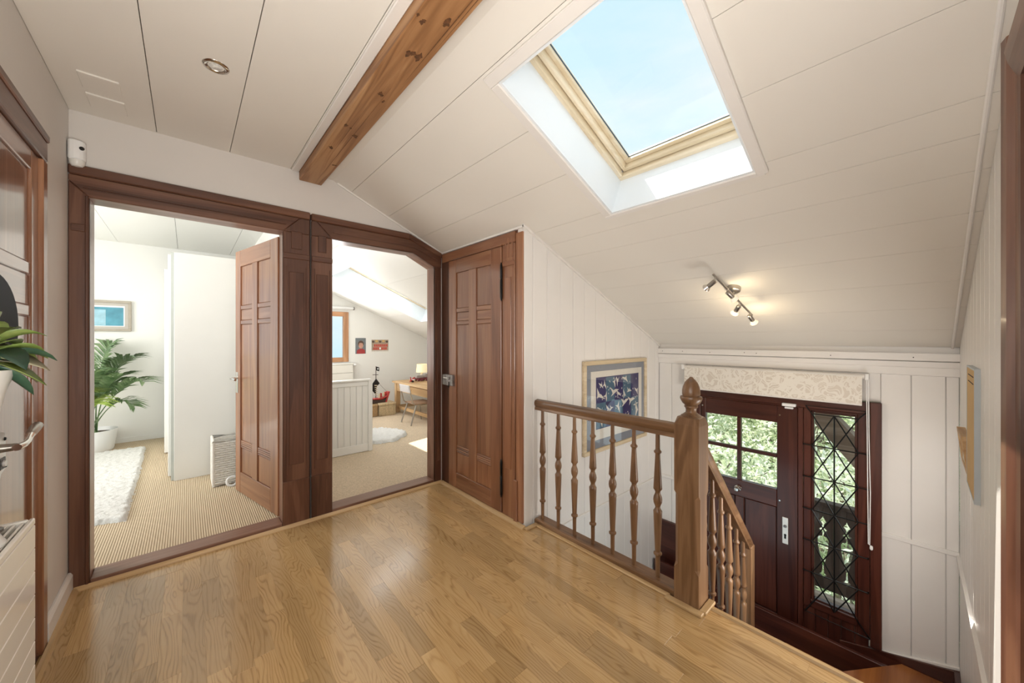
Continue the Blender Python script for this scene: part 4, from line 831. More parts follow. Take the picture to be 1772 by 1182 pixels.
def leaf(base, direction, length, width, droop, roll, name, mat, par, n=6):
    d_ = Vector(direction).normalized(); side = d_.cross(Vector((0, 0, 1)))
    if side.length < 0.05: side = Vector((1, 0, 0))
    side.normalize(); up = side.cross(d_).normalized()
    rot = Matrix.Rotation(roll, 3, d_); side = rot @ side; up = rot @ up
    vs = []; p = Vector(base); ang = 0
    for i in range(n + 1):
        t = i / n; w = width * (math.sin(PI * min(1, t * 0.92 + 0.06)) ** 0.8) * (1 - 0.35 * t) if t < 1 else 0.0005
        vs += [p - side * w / 2 + up * w * 0.12, p - up * w * 0.06, p + side * w / 2 + up * w * 0.12]
        dd = (d_ * math.cos(ang) - Vector((0, 0, 1)) * math.sin(ang)); p = p + dd * (length / n); ang += droop / n
    m = MB(); fs = []
    for i in range(n): 
        for k in (0, 1): fs.append((i * 3 + k, i * 3 + k + 1, i * 3 + k + 4, i * 3 + k + 3))
    m.add(vs, fs); o = m.build(name, mat, par, smooth=True)
    sol = o.modifiers.new('thickness', 'SOLIDIFY'); sol.thickness = 0.0012
    return o
rl2 = random.Random(3)
c0 = Vector((-0.395, 1.545, 1.222))
specs = [((0.25, 0.75, 0.25), 0.20, 0.075, 0.9, 0.2, 'hleaf'), ((0.45, 0.45, 0.15), 0.17, 0.07, 1.1, -0.3, 'hleaf'), ((0.3, 0.8, 0.0), 0.17, 0.055, 0.8, 0.5, 'dleaf'), ((0.35, 0.5, -0.2), 0.16, 0.075, 0.9, 0.3, 'cleaf'), ((0.3, 0.3, -0.35), 0.15, 0.07, 0.5, 0.0, 'dleaf'),
         ((0.1, -0.3, 0.9), 0.19, 0.06, 0.6, 0.4, 'hleaf'), ((0.25, -0.2, 0.7), 0.18, 0.07, 0.8, 0.2, 'hleaf'), ((0.5, 0.0, 0.4), 0.17, 0.075, 1.0, -0.2, 'hleaf'), ((0.3, -0.7, 0.3), 0.18, 0.08, 1.0, 0.3, 'hleaf'), ((0.1, 0.3, 1.0), 0.13, 0.05, 0.5, 0.8, 'hleaf'),
         ((0.5, -0.5, 0.1), 0.18, 0.075, 1.2, 0.1, 'dleaf'), ((0.55, 0.3, -0.1), 0.13, 0.07, 0.8, 0.6, 'cleaf'), ((0.0, 0.9, 0.4), 0.15, 0.05, 0.7, 0.2, 'dleaf'), ((0.30, 0.85, 0.45), 0.17, 0.085, 1.0, 0.1, 'hleaf'), ((0.45, 0.65, -0.05), 0.15, 0.08, 0.7, -0.4, 'hleaf'), ((0.2, 0.6, 0.75), 0.15, 0.06, 0.6, 0.5, 'hleaf'), ((0.4, 0.2, 0.05), 0.15, 0.08, 0.9, -0.1, 'dleaf'), ((0.3, 0.55, 0.2), 0.14, 0.08, 1.2, 0.3, 'cleaf'), ((0.35, 0.4, 0.6), 0.15, 0.075, 0.9, 0.0, 'hleaf'), ((0.5, 0.1, -0.3), 0.13, 0.07, 0.5, 0.2, 'hleaf')]
for d_, ln, wd_, dr, ro, mt in specs:
    dv = Vector(d_).normalized(); b_ = c0 + dv * 0.045 + Vector((0, 0, 0.02))
    o = leaf(b_, d_, ln * 0.70, wd_ * 0.9, dr, ro, 'leaf', M[mt], pt)
    MB().tube([c0 - Vector((0, 0, 0.06)), c0 + Vector((0, 0, 0.0)), b_ + dv * 0.01], 0.0025, 5).build('stem', M['dleaf'], pt)
om = thing('oval_mirror', 'dark oval mirror with a thin rim standing on the radiator behind the plant', 'mirror', (-0.412, 1.70, 0.745))
M['darkglass'] = plain('dark_mirror', (0.03, 0.034, 0.038), 0.25, var=0.1)
n = 40; th = math.radians(48)
def ell(a, b, t0, t1, cz=1.21, c=(-0.408, 1.70)):
    m = MB(); vs = []
    for t in (t0, t1):
        for k in range(n):
            q = 2 * PI * k / n; u_, z_ = a * math.cos(q), b * math.sin(q)
            vs.append((c[0] + u_ * math.cos(th) - t * -math.sin(th), c[1] + u_ * math.sin(th) - t * math.cos(th), cz + z_))
    return m.add(vs, [tuple(range(n)), tuple(range(2 * n - 1, n - 1, -1))] + [(i, n + i, n + (i + 1) % n, (i + 1) % n) for i in range(n)])
ell(0.055, 0.150, 0.0, 0.010, 1.318).build('mirror_plate', M['darkglass'], om); ell(0.058, 0.153, -0.008, 0.0, 1.318).build('rim', M['steel'], om)
MB().lathe([(0.030, 0.745), (0.029, 0.752), (0.008, 0.76), (0.007, 1.18)], (-0.412, 1.705, 0), 16).build('stand', M['steel'], om, smooth=True)

# ------------------------------------------------------------------ room with the palm
wr_ = thing('wardrobe', 'tall plain white wardrobe with sliding doors on its left side', 'wardrobe', (0.26, 5.38, 0.027))
box(-0.088, 4.38, 0.027, 0.615, 6.39, 2.05).build('body', M['lacq'], wr_, bevel=0.002)
box(-0.130, 4.52, 0.04, -0.092, 5.50, 2.048).build('sliding_door', M['lacq'], wr_, bevel=0.003)
box(-0.186, 5.48, 0.04, -0.135, 6.38, 2.048).build('sliding_door', M['lacq'], wr_, bevel=0.003)
box(-0.108, 4.405, 0.027, -0.0885, 4.52, 2.048).build('track_strip', plain('grey_track', (0.50, 0.52, 0.48), 0.45), wr_, bevel=0.002)
def shag(name, outline, z0, h, step, mat, label, cat, amp=0.012, seed=1):
    """a thick pile rug: heightfield inside OUTLINE with a ragged border"""
    r_ = random.Random(seed); xs_ = [p[0] for p in outline]; ys_ = [p[1] for p in outline]
    def inside(x_, y_):
        c_ = False; j = len(outline) - 1
        for i in range(len(outline)):
            (xi, yi), (xj, yj) = outline[i], outline[j]
            if (yi > y_) != (yj > y_) and x_ < (xj - xi) * (y_ - yi) / (yj - yi) + xi: c_ = not c_
            j = i
        return c_
    nx_ = int((max(xs_) - min(xs_)) / step) + 1; ny_ = int((max(ys_) - min(ys_)) / step) + 1
    ok = [[inside(min(xs_) + (i + .5) * step + r_.uniform(-.4, .4) * step, min(ys_) + (j + .5) * step + r_.uniform(-.4, .4) * step) for j in range(ny_)] for i in range(nx_)]
    get = lambda i, j: 0 <= i < nx_ and 0 <= j < ny_ and ok[i][j]
    idx = {}; vs = []; fs = []
    def V(i, j):
        if (i, j) not in idx:
            edge = not (get(i, j) and get(i - 1, j) and get(i, j - 1) and get(i - 1, j - 1))
            idx[(i, j)] = len(vs)
            vs.append((min(xs_) + i * step + r_.uniform(-.3, .3) * step, min(ys_) + j * step + r_.uniform(-.3, .3) * step, z0 if edge else z0 + h + r_.uniform(-amp, amp)))
        return idx[(i, j)]
    for i in range(nx_):
        for j in range(ny_):
            if ok[i][j]: fs.append((V(i, j), V(i + 1, j), V(i + 1, j + 1), V(i, j + 1)))
    m = MB(); m.add(vs, fs); o = m.build(name, mat, smooth=True, angle=180); return tag(o, label, cat)
M['shag'] = plain('white_shag', (0.74, 0.73, 0.70), 0.95, var=0.06, scale=40, bump=0.9, bscale=90)
shag('shag_rug', [(-0.315, 3.63), (-0.33, 4.8), (-0.355, 5.92), (-1.9, 5.94), (-1.9, 3.72), (-0.50, 3.70)], 0.028, 0.03, 0.013, M['shag'], 'white shaggy rug on the sisal floor in front of the palm', 'rug', 0.007)
pp = thing('plant_pot', 'large white ribbed plant pot holding the palm', 'pot', (-0.80, 6.16, 0.027))
prof = [(0.18, 0.027)] + [(0.186 + 0.0028 * i + (0.003 if i % 2 else 0), 0.035 + i * 0.0185) for i in range(12)] + [(0.223, 0.262), (0.217, 0.264), (0.21, 0.22), (0.0, 0.215)]
prof = [(r * 0.93, z) for r, z in prof]
MB().lathe(prof, (-0.80, 6.16, 0), 32).build('pot_body', M['white'], pp, smooth=True)
M['soil'] = plain('potting_soil', (0.06, 0.04, 0.025), 0.95, var=0.4, scale=60, bump=0.8)
MB().lathe([(0.188, 0.216), (0.186, 0.222), (0.001, 0.226)], (-0.80, 6.16, 0), 24).build('soil', M['soil'], pp)
M['palm'] = leafmat('palm_leaf', (0.10, 0.19, 0.07), (0.20, 0.31, 0.14), (0.33, 0.42, 0.22))
M['palmy'] = leafmat('palm_leaf_young', (0.25, 0.36, 0.07), (0.38, 0.50, 0.12), (0.52, 0.60, 0.20))
pa = thing('palm', 'green palm with arching feathery fronds in the white pot', 'plant', (-0.80, 6.16, 0.22))
def bez(p0, p1, p2, p3, t): u = 1 - t; return p0 * u ** 3 + p1 * 3 * u * u * t + p2 * 3 * u * t * t + p3 * t ** 3
def frond(base, top, tip, nleaf, llen, mat, seed):
    r_ = random.Random(seed); p0, p1, p3 = Vector(base), Vector(top), Vector(tip); pm = p1 + (p3 - p1) * 0.45 + Vector((0, 0, 0.10))
    m = MB(); pts = [bez(p0, p0 + (p1 - p0) * 0.7 + Vector((0, 0, .05)), pm, p3, i / 18) for i in range(19)]
    m.tube(pts, [0.007 - 0.0055 * i / 18 for i in range(19)], 5)
    for i in range(nleaf):
        t = 0.42 + 0.58 * (i + 0.5) / nleaf; c_ = bez(p0, p0 + (p1 - p0) * 0.7 + Vector((0, 0, .05)), pm, p3, t)
        tg = (bez(p0, p0 + (p1 - p0) * 0.7 + Vector((0, 0, .05)), pm, p3, min(1, t + .02)) - c_ + Vector((1e-5, 0, 0))).normalized()
        sd = tg.cross(Vector((0, 0, 1))).normalized(); up = sd.cross(tg)
        for sg in (-1, 1):
            d_ = (tg * 0.75 + sd * sg * 0.75 + up * 0.28 + Vector([r_.uniform(-.12, .12) for _ in range(3)])).normalized()
            L_ = llen * (0.55 + 0.6 * math.sin(PI * (i + 1) / (nleaf + 1))) * r_.uniform(0.85, 1.1); w_ = 0.0145 * r_.uniform(0.9, 1.2)
            q = d_.cross(up).normalized(); mid = c_ + d_ * L_ * 0.5; end = c_ + d_ * L_ - Vector((0, 0, L_ * 0.28))
            m.add([c_ - q * w_ * 0.4, c_ + q * w_ * 0.4, mid + q * w_, mid - q * w_, mid + up * 0.004, end], [(0, 1, 2, 4), (0, 4, 3), (4, 2, 5), (3, 4, 5)])
    return m.build('frond', mat, pa, smooth=False)
for i, (tp, ti, nl, ll, mt) in enumerate([((-0.70, 6.1, 0.85), (-0.46, 5.96, 1.06), 17, 0.27, 'palm'), ((-0.60, 6.05, 0.72), (-0.36, 5.80, 0.80), 17, 0.25, 'palm'), ((-0.76, 6.0, 0.75), (-0.72, 5.65, 0.95), 15, 0.25, 'palm'), ((-0.64, 6.1, 0.60), (-0.45, 5.95, 0.52), 12, 0.18, 'palm'),
                                      ((-0.88, 6.05, 0.75), (-0.98, 5.75, 0.62), 15, 0.22, 'palmy'), ((-0.83, 6.1, 0.55), (-0.80, 5.85, 0.72), 12, 0.2, 'palmy'), ((-0.95, 6.2, 0.9), (-1.3, 6.2, 0.95), 16, 0.25, 'palm'), ((-0.78, 6.2, 0.95), (-0.66, 6.3, 1.22), 14, 0.22, 'palm'), ((-0.86, 6.0, 0.5), (-0.92, 5.85, 0.42), 12, 0.17, 'palmy'), ((-0.74, 6.05, 0.66), (-0.52, 5.8, 0.88), 16, 0.24, 'palm'), ((-0.80, 6.0, 0.62), (-0.70, 5.75, 0.60), 14, 0.2, 'palmy'), ((-0.92, 6.05, 0.85), (-0.88, 5.8, 1.0), 15, 0.25, 'palm')]):
    frond((-0.80 + R.uniform(-.05, .05), 6.15 + R.uniform(-.05, .05), 0.21), tp, ti, int(nl * 1.5), ll, M[mt], i)
lp_ = thing('framed_picture', 'taupe-framed blue seascape picture on the white far wall above the palm', 'picture', (-0.77, YR, 1.56))
M['taupe'] = plain('taupe_frame', (0.42, 0.37, 0.30), 0.45, var=0.06, scale=20)
for a in ((-0.94, 1.375, -0.508, 1.402), (-0.94, 1.713, -0.508, 1.74), (-0.94, 1.402, -0.913, 1.713), (-0.535, 1.402, -0.508, 1.713)): box(a[0], YR - 0.03, a[1], a[2], YR - 0.001, a[3]).build('frame', M['taupe'], lp_, bevel=0.004)
M['greymat'] = plain('warm_mat', (0.52, 0.48, 0.43), 0.8, var=0.02)
box(-0.913, YR - 0.014, 1.402, -0.535, YR - 0.004, 1.713).build('mat', M['greymat'], lp_)
box(-0.885, YR - 0.0150, 1.432, -0.565, YR - 0.014, 1.678).build('paper', M['white'], lp_)
M['sea'] = plain('sea_print', (0.10, 0.32, 0.42), 0.6, var=0.35, scale=5); M['window_reflection'] = plain('window_reflection', (0.34, 0.56, 0.66), 0.6, var=0.2, scale=9)
box(-0.878, YR - 0.0160, 1.44, -0.575, YR - 0.0150, 1.66).build('print', M['sea'], lp_)
box(-0.87, YR - 0.0166, 1.445, -0.72, YR - 0.0160, 1.63).build('print', M['window_reflection'], lp_)  # paler rectangle painted in for a window reflected in the picture
M['wicker'] = plain('white_wicker', (0.80, 0.77, 0.71), 0.6, var=0.06, scale=40, bump=0.3)
bk = thing('wicker_hamper', 'white woven wicker bin beside the open door, in front of the wardrobe', 'basket', (0.27, 4.10, 0.027))
bx0, by0, bx1, by1, bh = 0.165, 3.975, 0.385, 4.235, 0.405
for px_, py_ in ((bx0, by0), (bx1, by0), (bx0, by1), (bx1, by1)): MB().tube([(px_, py_, 0.03), (px_, py_, bh)], 0.011, 7).build('corner_post', M['wicker'], bk, smooth=True)
for z in (0.04, bh): MB().tube([(bx0, by0, z), (bx1, by0, z), (bx1, by1, z), (bx0, by1, z)], 0.013, 7, True).build('rim', M['wicker'], bk, smooth=True)
wv_ = MB()
for i in range(19):
    z = 0.055 + i * 0.0185; pts = []
    seg = [((bx0, by0), (bx1, by0), (0, -1)), ((bx1, by0), (bx1, by1), (1, 0)), ((bx1, by1), (bx0, by1), (0, 1)), ((bx0, by1), (bx0, by0), (-1, 0))]
    for (a, b, nn) in seg:
        for k in range(8):
            f_ = k / 8; o_f = 0.005 * (1 if (k + i) % 2 else -1)
            pts.append((a[0] + (b[0] - a[0]) * f_ + nn[0] * o_f, a[1] + (b[1] - a[1]) * f_ + nn[1] * o_f, z))
    wv_.tube(pts, 0.0075, 5, True)
wv_.build('weave', M['wicker'], bk, smooth=True)['kind'] = 'stuff'
for k in range(1, 8):
    for (a, b, nn) in seg[:1] + seg[3:]: MB().tube([(a[0] + (b[0] - a[0]) * k / 8, a[1] + (b[1] - a[1]) * k / 8, 0.035), (a[0] + (b[0] - a[0]) * k / 8, a[1] + (b[1] - a[1]) * k / 8, bh)], 0.004, 5).build('stake', M['wicker'], bk)
box(bx0 + 0.012, by0 + 0.012, 0.03, bx1 - 0.012, by1 - 0.012, 0.05).build('bottom', M['wicker'], bk)
tag(MB().tube([(0.285 + 0.036 * math.cos(a), 3.905 + 0.01 * math.sin(a), 0.071 + 0.036 * math.sin(a)) for a in [0.9 + i * 0.42 for i in range(13)]], 0.0095, 8).build('door_stop', M['white'], smooth=True), 'small white curled door stop on the carpet at the foot of the open door', 'door stop')

# ------------------------------------------------------------------ room with the desk
bd = thing('bed', 'white bed with a boarded footboard seen through the right doorway', 'bed', (1.15, 5.1, 0.027))
box(0.74, 4.135, 0.08, 1.515, 4.155, 0.80).build('footboard', M['lacq'], bd)
for k in range(12):
    a = 0.745 + k * 0.0642; box(a + 0.0012, 4.124, 0.11, a + 0.063, 4.135, 0.765).build('bead_board', M['lacq'], bd, bevel=0.004)
box(0.74, 4.117, 0.762, 1.515, 4.16, 0.815).build('top_rail', M['lacq'], bd, bevel=0.004); box(0.735, 4.105, 0.815, 1.55, 4.172, 0.835).build('cap', M['lacq'], bd, bevel=0.004)
box(0.74, 4.12, 0.03, 1.515, 4.16, 0.115).build('bottom_rail', M['lacq'], bd, bevel=0.003)
for xx in (0.70, 1.515): box(xx, 4.11, 0.027, xx + 0.045, 4.168, 0.818).build('post', M['lacq'], bd, bevel=0.004)
box(1.525, 4.17, 0.20, 1.55, 6.15, 0.36).build('side_rail', M['lacq'], bd, bevel=0.003)
for xx in (0.70, 1.515): box(xx, 6.12, 0.027, xx + 0.045, 6.17, 0.9).build('post', M['lacq'], bd, bevel=0.004)
box(0.74, 6.13, 0.2, 1.515, 6.155, 0.88).build('headboard', M['lacq'], bd, bevel=0.003)
M['linen'] = plain('white_linen', (0.84, 0.83, 0.80), 0.85, var=0.02, bump=0.4, bscale=8)
box(0.75, 4.18, 0.33, 1.52, 6.1, 0.50).build('mattress', M['linen'], bd, bevel=0.04)
box(0.72, 4.4, 0.44, 1.60, 5.6, 0.60).build('duvet', M['linen'], bd, bevel=0.06)
shag('sheepskin', [(1.80, 5.05), (2.02, 4.98), (2.07, 4.86), (2.16, 4.74), (2.19, 4.58), (2.14, 4.46), (2.03, 4.38), (1.88, 4.27), (1.75, 4.30), (1.64, 4.33), (1.60, 4.45), (1.60, 5.02)], 0.028, 0.035, 0.02, M['shag'], 'white sheepskin lying on the beige carpet beside the bed', 'rug', 0.008, 4)
wn = struct(empty('window_2', (1.64, YR, 1.3))); tag(wn, 'small wood-framed casement window on the far wall, half hidden by the door casing', 'window')
M['winwoodZ'] = wood('window_wood_z', (0.36, 0.17, 0.08), (0.46, 0.235, 0.115), (0.55, 0.31, 0.17), 'Z', 0.4); M['winwoodX'] = wood('window_wood_x', (0.36, 0.17, 0.08), (0.46, 0.235, 0.115), (0.55, 0.31, 0.17), 'X', 0.4)
for a in ((1.25, 0.90, 1.33, 1.735), (1.95, 0.90, 2.03, 1.735)): box(a[0], YR - 0.02, a[1], a[2], YR + 0.05, a[3]).build('frame', M['winwoodZ'], wn, bevel=0.004)
for a in ((1.33, 0.90, 1.95, 0.975), (1.33, 1.66, 1.95, 1.735)): box(a[0], YR - 0.02, a[1], a[2], YR + 0.05, a[3]).build('frame', M['winwoodX'], wn, bevel=0.004)
box(1.32, YR + 0.01, 0.97, 1.96, YR + 0.016, 1.67).build('pane', M['glass'], wn)
box(2.04, YR - 0.012, 1.70, 2.05, YR, 1.78).build('hinge', M['white'], wn); box(2.04, YR - 0.012, 0.90, 2.05, YR, 0.96).build('hinge', M['white'], wn)
w5 = struct(empty('window_5', (-1.55, YR, 1.5))); tag(w5, 'white-framed window on the far wall of the room with the palm, hidden behind the doorway edge', 'window')
for a in ((-2.05, 1.0, -2.02, 2.28), (-0.975, 1.0, -0.955, 2.28), (-2.02, 1.0, -0.975, 1.04), (-2.02, 2.255, -0.975, 2.28)): box(a[0], YR - 0.01, a[1], a[2], YR + 0.05, a[3]).build('frame', M['white'], w5, bevel=0.004)
box(-2.03, YR + 0.015, 1.03, -0.965, YR + 0.021, 2.265).build('pane', M['glass'], w5)
rb = thing('roller_blind', 'rolled-up white blind tube above the small window', 'blind', (1.62, 6.40, 1.80))
MB().tube([(1.18, 6.395, 1.80), (2.10, 6.395, 1.80)], 0.022, 12).build('roller', M['white'], rb, smooth=True)
MB().lathe([(0.026, 2.10), (0.026, 2.115)], (0, 6.395, 1.80), 14, 'x').build('bracket', M['steel'], rb); box(1.15, 6.37, 1.775, 1.18, YR, 1.825).build('bracket', M['white'], rb)
r2 = thing('radiator', 'white panel radiator under the small window, behind the bed', 'radiator', (1.65, 6.37, 0.3))
for k in range(4): box(1.20, 6.335, 0.30 + k * 0.14, 2.08, 6.40, 0.436 + k * 0.14).build('panel', M['enamel'], r2, bevel=0.004)
box(1.19, 6.325, 0.86, 2.09, 6.41, 0.875).build('top_grille', M['enamel'], r2, bevel=0.003); MB().lathe([(0.018, 2.09), (0.022, 2.10), (0.018, 2.14)], (0, 6.37, 0.845), 10, 'x').build('valve', M['white'], r2, smooth=True)
def flat(name, x0, z0, x1, z1, d, mat, par): return box(x0, YR - d, z0, x1, YR - d + 0.0006, z1).build(name, mat, par)
ph = thing('photo_print', 'unframed photo print of a child in a red sweater on the far wall', 'picture', (2.234, YR, 1.16))
cc = lambda n_, c_: plain(n_, c_, 0.6, var=0.12, scale=30)
M['p_bg'] = cc('photo_background', (0.17, 0.19, 0.20)); M['p_red'] = cc('photo_red', (0.36, 0.04, 0.04)); M['p_skin'] = cc('photo_skin', (0.55, 0.30, 0.22)); M['p_hair'] = cc('photo_hair', (0.11, 0.06, 0.04))
flat('sheet', 2.146, 1.028, 2.322, 1.30, 0.002, M['p_bg'], ph)
def disc(cx_, cz_, a, b, d, mat, par, n=20, lo=0, hi=2 * PI, name='print_shape'): MB().prism([(cx_ + a * math.cos(lo + (hi - lo) * k / n), cz_ + b * math.sin(lo + (hi - lo) * k / n)) for k in range(n)], 'y', YR - d, YR - d + 0.0005).build(name, mat, par)
MB().prism([(2.165, 1.03), (2.31, 1.03), (2.305, 1.09), (2.27, 1.115), (2.21, 1.115), (2.17, 1.085)], 'y', YR - 0.0026, YR - 0.002).build('print_shape', M['p_red'], ph)
disc(2.237, 1.20, 0.05, 0.055, 0.0026, M['p_hair'], ph); disc(2.238, 1.172, 0.038, 0.052, 0.0032, M['p_skin'], ph); disc(2.238, 1.205, 0.041, 0.03, 0.0038, M['p_hair'], ph, 14, 0.2, PI - 0.2)
po = thing('poster', 'small colourful poster of a team in red on the far wall', 'poster', (2.574, YR, 1.165))
flat('sheet', 2.422, 1.06, 2.726, 1.27, 0.002, cc('poster_ground', (0.38, 0.30, 0.22)), po); flat('border', 2.422, 1.06, 2.726, 1.082, 0.0026, cc('poster_border', (0.66, 0.62, 0.55)), po)
M['t_red'] = cc('poster_red', (0.55, 0.07, 0.05)); M['t_dark'] = cc('poster_dark', (0.10, 0.07, 0.05)); M['t_gold'] = cc('poster_gold', (0.62, 0.42, 0.16))
for r_ in range(2):
    for k in range(7):
        cx_ = 2.465 + k * 0.036 + r_ * 0.015; flat('print_shape', cx_ - 0.014, 1.09 + r_ * 0.055, cx_ + 0.014, 1.135 + r_ * 0.055, 0.003 - r_ * 0.0003, M['t_red'], po); disc(cx_, 1.143 + r_ * 0.055, 0.008, 0.010, 0.0036, M['p_skin'], po, 8)
for k in range(5): disc(2.45 + k * 0.062, 1.235 + 0.012 * (k % 2), 0.024, 0.02, 0.0025, M['t_gold'] if k % 2 else M['t_dark'], po, 9)
disc(2.574, 1.115, 0.016, 0.02, 0.004, M['white'], po, 12)
M['sea_grass'] = plain('woven_seagrass', (0.55, 0.43, 0.26), 0.8, var=0.3, scale=60, bump=0.8, bscale=90)
def crate(x0, y0, x1, y1, h, label, mat):
    t = thing('woven_basket', label, 'basket', ((x0 + x1) / 2, (y0 + y1) / 2, 0.027), 'lidded baskets under the toy ship')
    box(x0, y0, 0.027, x1, y1, h - 0.04).build('basket_body', mat, t, bevel=0.008); box(x0 - 0.006, y0 - 0.006, h - 0.038, x1 + 0.006, y1 + 0.006, h).build('lid', mat, t, bevel=0.008)
    for k in range(6):
        z = 0.04 + k * 0.028; MB().tube([(x0, y0, z), (x1, y0, z), (x1, y1, z), (x0, y1, z)], 0.006, 5, True).build('weave_band', mat, t)
    return t
crate(2.325, 5.83, 2.60, 6.10, 0.232, 'straw coloured lidded woven basket next to the desk leg', M['sea_grass'])
crate(2.02, 5.86, 2.308, 6.12, 0.225, 'darker woven basket half hidden behind the bed', plain('dark_seagrass', (0.42, 0.27, 0.13), 0.8, var=0.3, scale=60, bump=0.8))
# toy pirate ship
M['toy_brown'] = plain('toy_brown', (0.055, 0.03, 0.022), 0.5); M['toy_red'] = plain('toy_red', (0.42, 0.035, 0.03), 0.4); M['toy_cream'] = plain('toy_cream', (0.62, 0.52, 0.36), 0.5)
sh = thing('toy_ship', 'toy sailing ship with black sail and red bow on the woven baskets', 'toy', (2.36, 5.96, 0.235))
yy = 5.96
def shp_(n_, pts, w_, mat, y0=None): MB().prism(pts, 'y', (y0 or yy) - w_, (y0 or yy) + w_).build(n_, mat, sh, bevel=0.002)
shp_('hull', [(2.17, 0.236), (2.46, 0.236), (2.49, 0.30), (2.40, 0.285), (2.26, 0.29), (2.20, 0.34), (2.15, 0.34)], 0.05, M['toy_brown'])
shp_('bow', [(2.455, 0.236), (2.48, 0.236), (2.535, 0.405), (2.505, 0.40)], 0.055, M['toy_red']); shp_('gunwale', [(2.26, 0.292), (2.40, 0.287), (2.50, 0.33), (2.50, 0.345), (2.40, 0.31), (2.26, 0.31)], 0.056, M['toy_red'])
for k in range(4): shp_('figure', [(2.345 + k * 0.036, 0.305 + k * 0.012), (2.37 + k * 0.036, 0.305 + k * 0.012), (2.375 + k * 0.036, 0.375 + k * 0.008), (2.35 + k * 0.036, 0.385 + k * 0.006)], 0.012, M['toy_cream'] if k % 2 == 0 else M['toy_red'], yy - 0.03 + 0.02 * (k % 2))
MB().tube([(2.315, yy, 0.25), (2.318, yy, 0.835)], 0.006, 8).build('mast', M['toy_brown'], sh); MB().tube([(2.263, yy, 0.697), (2.355, yy, 0.694)], 0.005, 6).build('yard', M['toy_brown'], sh)
shp_('sail', [(2.315, 0.635), (2.375, 0.55), (2.325, 0.50), (2.30, 0.38), (2.235, 0.46), (2.245, 0.54)], 0.004, M['black'], yy - 0.012)
for k in range(6): shp_('sail_stripe', [(2.285 + k * 0.004, 0.53 - k * 0.032), (2.335, 0.525 - k * 0.034), (2.335, 0.512 - k * 0.034), (2.285 + k * 0.004, 0.517 - k * 0.032)], 0.002, M['toy_cream'], yy - 0.019)
shp_('flag', [(2.32, 0.765), (2.372, 0.75), (2.37, 0.815), (2.32, 0.83)], 0.002, M['black']); shp_('flag_emblem', [(2.335, 0.783), (2.342, 0.776), (2.348, 0.783), (2.356, 0.774), (2.36, 0.782), (2.353, 0.79), (2.358, 0.80), (2.348, 0.806), (2.337, 0.80), (2.342, 0.79)], 0.001, M['white'], yy - 0.0035)
MB().tube([(2.318, yy, 0.60), (2.50, yy, 0.40)], 0.002, 4).build('rigging', M['toy_brown'], sh)
# desk, chair, lamp, toys
dk = thing('desk', 'low pine desk against the eaves wall, seen through the right doorway', 'desk', (3.03, 5.4, 0.027))
DX0, DX1, DY0, DY1, DZ = 2.66, 3.44, 4.70, 6.02, 0.565
for k in range(4):
    a = DX0 - 0.03 + k * 0.2; box(a, DY0 - 0.04, DZ - 0.028, a + 0.199, DY1 + 0.03, DZ).build('top_plank', M['deskY'], dk, bevel=0.002)
for xx, yy_ in ((DX0, DY1 - 0.075), (DX1 - 0.075, DY1 - 0.075), (DX0, DY0), (DX1 - 0.075, DY0)): box(xx, yy_, 0.027, xx + 0.075, yy_ + 0.075, DZ - 0.028).build('leg', M['deskZ'], dk, bevel=0.004)
box(DX0 + 0.01, DY0 + 0.075, 0.40, DX0 + 0.035, DY1 - 0.075, DZ - 0.028).build('apron', M['deskY'], dk, bevel=0.003); box(DX0 + 0.075, DY1 - 0.05, 0.40, DX1 - 0.075, DY1 - 0.025, DZ - 0.028).build('apron', M['deskX'], dk, bevel=0.003)
dr = box(DX0 + 0.002, 4.85, 0.415, DX0 + 0.012, 5.62, 0.52).build('drawer', M['deskY'], dk, bevel=0.003); MB().lathe([(0.008, -0.02), (0.012, -0.012), (0.005, 0.0)], (DX0 + 0.002, 5.4, 0.467), 10, 'x').build('knob', M['deskX'], dr)
box(DX0 + 0.02, DY0 + 0.075, 0.10, DX0 + 0.055, DY1 - 0.075, 0.15).build('stretcher', M['deskY'], dk, bevel=0.003); box(DX0 + 0.075, DY1 - 0.055, 0.10, DX1 - 0.075, DY1 - 0.02, 0.15).build('stretcher', M['deskX'], dk, bevel=0.003)
chr_ = thing('school_chair', 'small tubular steel chair with wooden seat, drawn up to the pine desk', 'chair', (2.58, 5.05, 0.027))
M['seatwood'] = wood('chair_seat_wood', (0.16, 0.09, 0.055), (0.24, 0.145, 0.09), (0.32, 0.20, 0.13), 'Y', 0.35); M['backboard'] = plain('chair_back', (0.62, 0.60, 0.60), 0.35)
for yy_ in (4.90, 5.20):
    MB().tube([(2.385, yy_, 0.60), (2.39, yy_, 0.56), (2.44, yy_, 0.36), (2.475, yy_, 0.325), (2.52, yy_, 0.315), (2.74, yy_, 0.315)], 0.0105, 8).build('back_tube', M['nickel'], chr_, smooth=True)
    MB().tube([(2.50, yy_ + (0.01 if yy_ < 5 else -0.01), 0.31), (2.41, yy_ + (-0.01 if yy_ < 5 else 0.01), 0.028)], 0.0105, 8).build('leg', M['nickel'], chr_, smooth=True)
    MB().tube([(2.70, yy_ + (0.01 if yy_ < 5 else -0.01), 0.31), (2.735, yy_ + (-0.01 if yy_ < 5 else 0.01), 0.028)], 0.0105, 8).build('leg', M['nickel'], chr_, smooth=True)
box(2.465, 4.885, 0.322, 2.775, 5.215, 0.338).build('seat', M['seatwood'], chr_, bevel=0.006)
MB().prism([(2.392, 0.50), (2.404, 0.50), (2.386, 0.61), (2.374, 0.61)], 'y', 4.885, 5.215).build('backrest', M['backboard'], chr_, bevel=0.003)
tl = thing('table_lamp', 'small lit table lamp with a pale yellow shade on the pine desk', 'lamp', (3.13, 5.93, DZ))
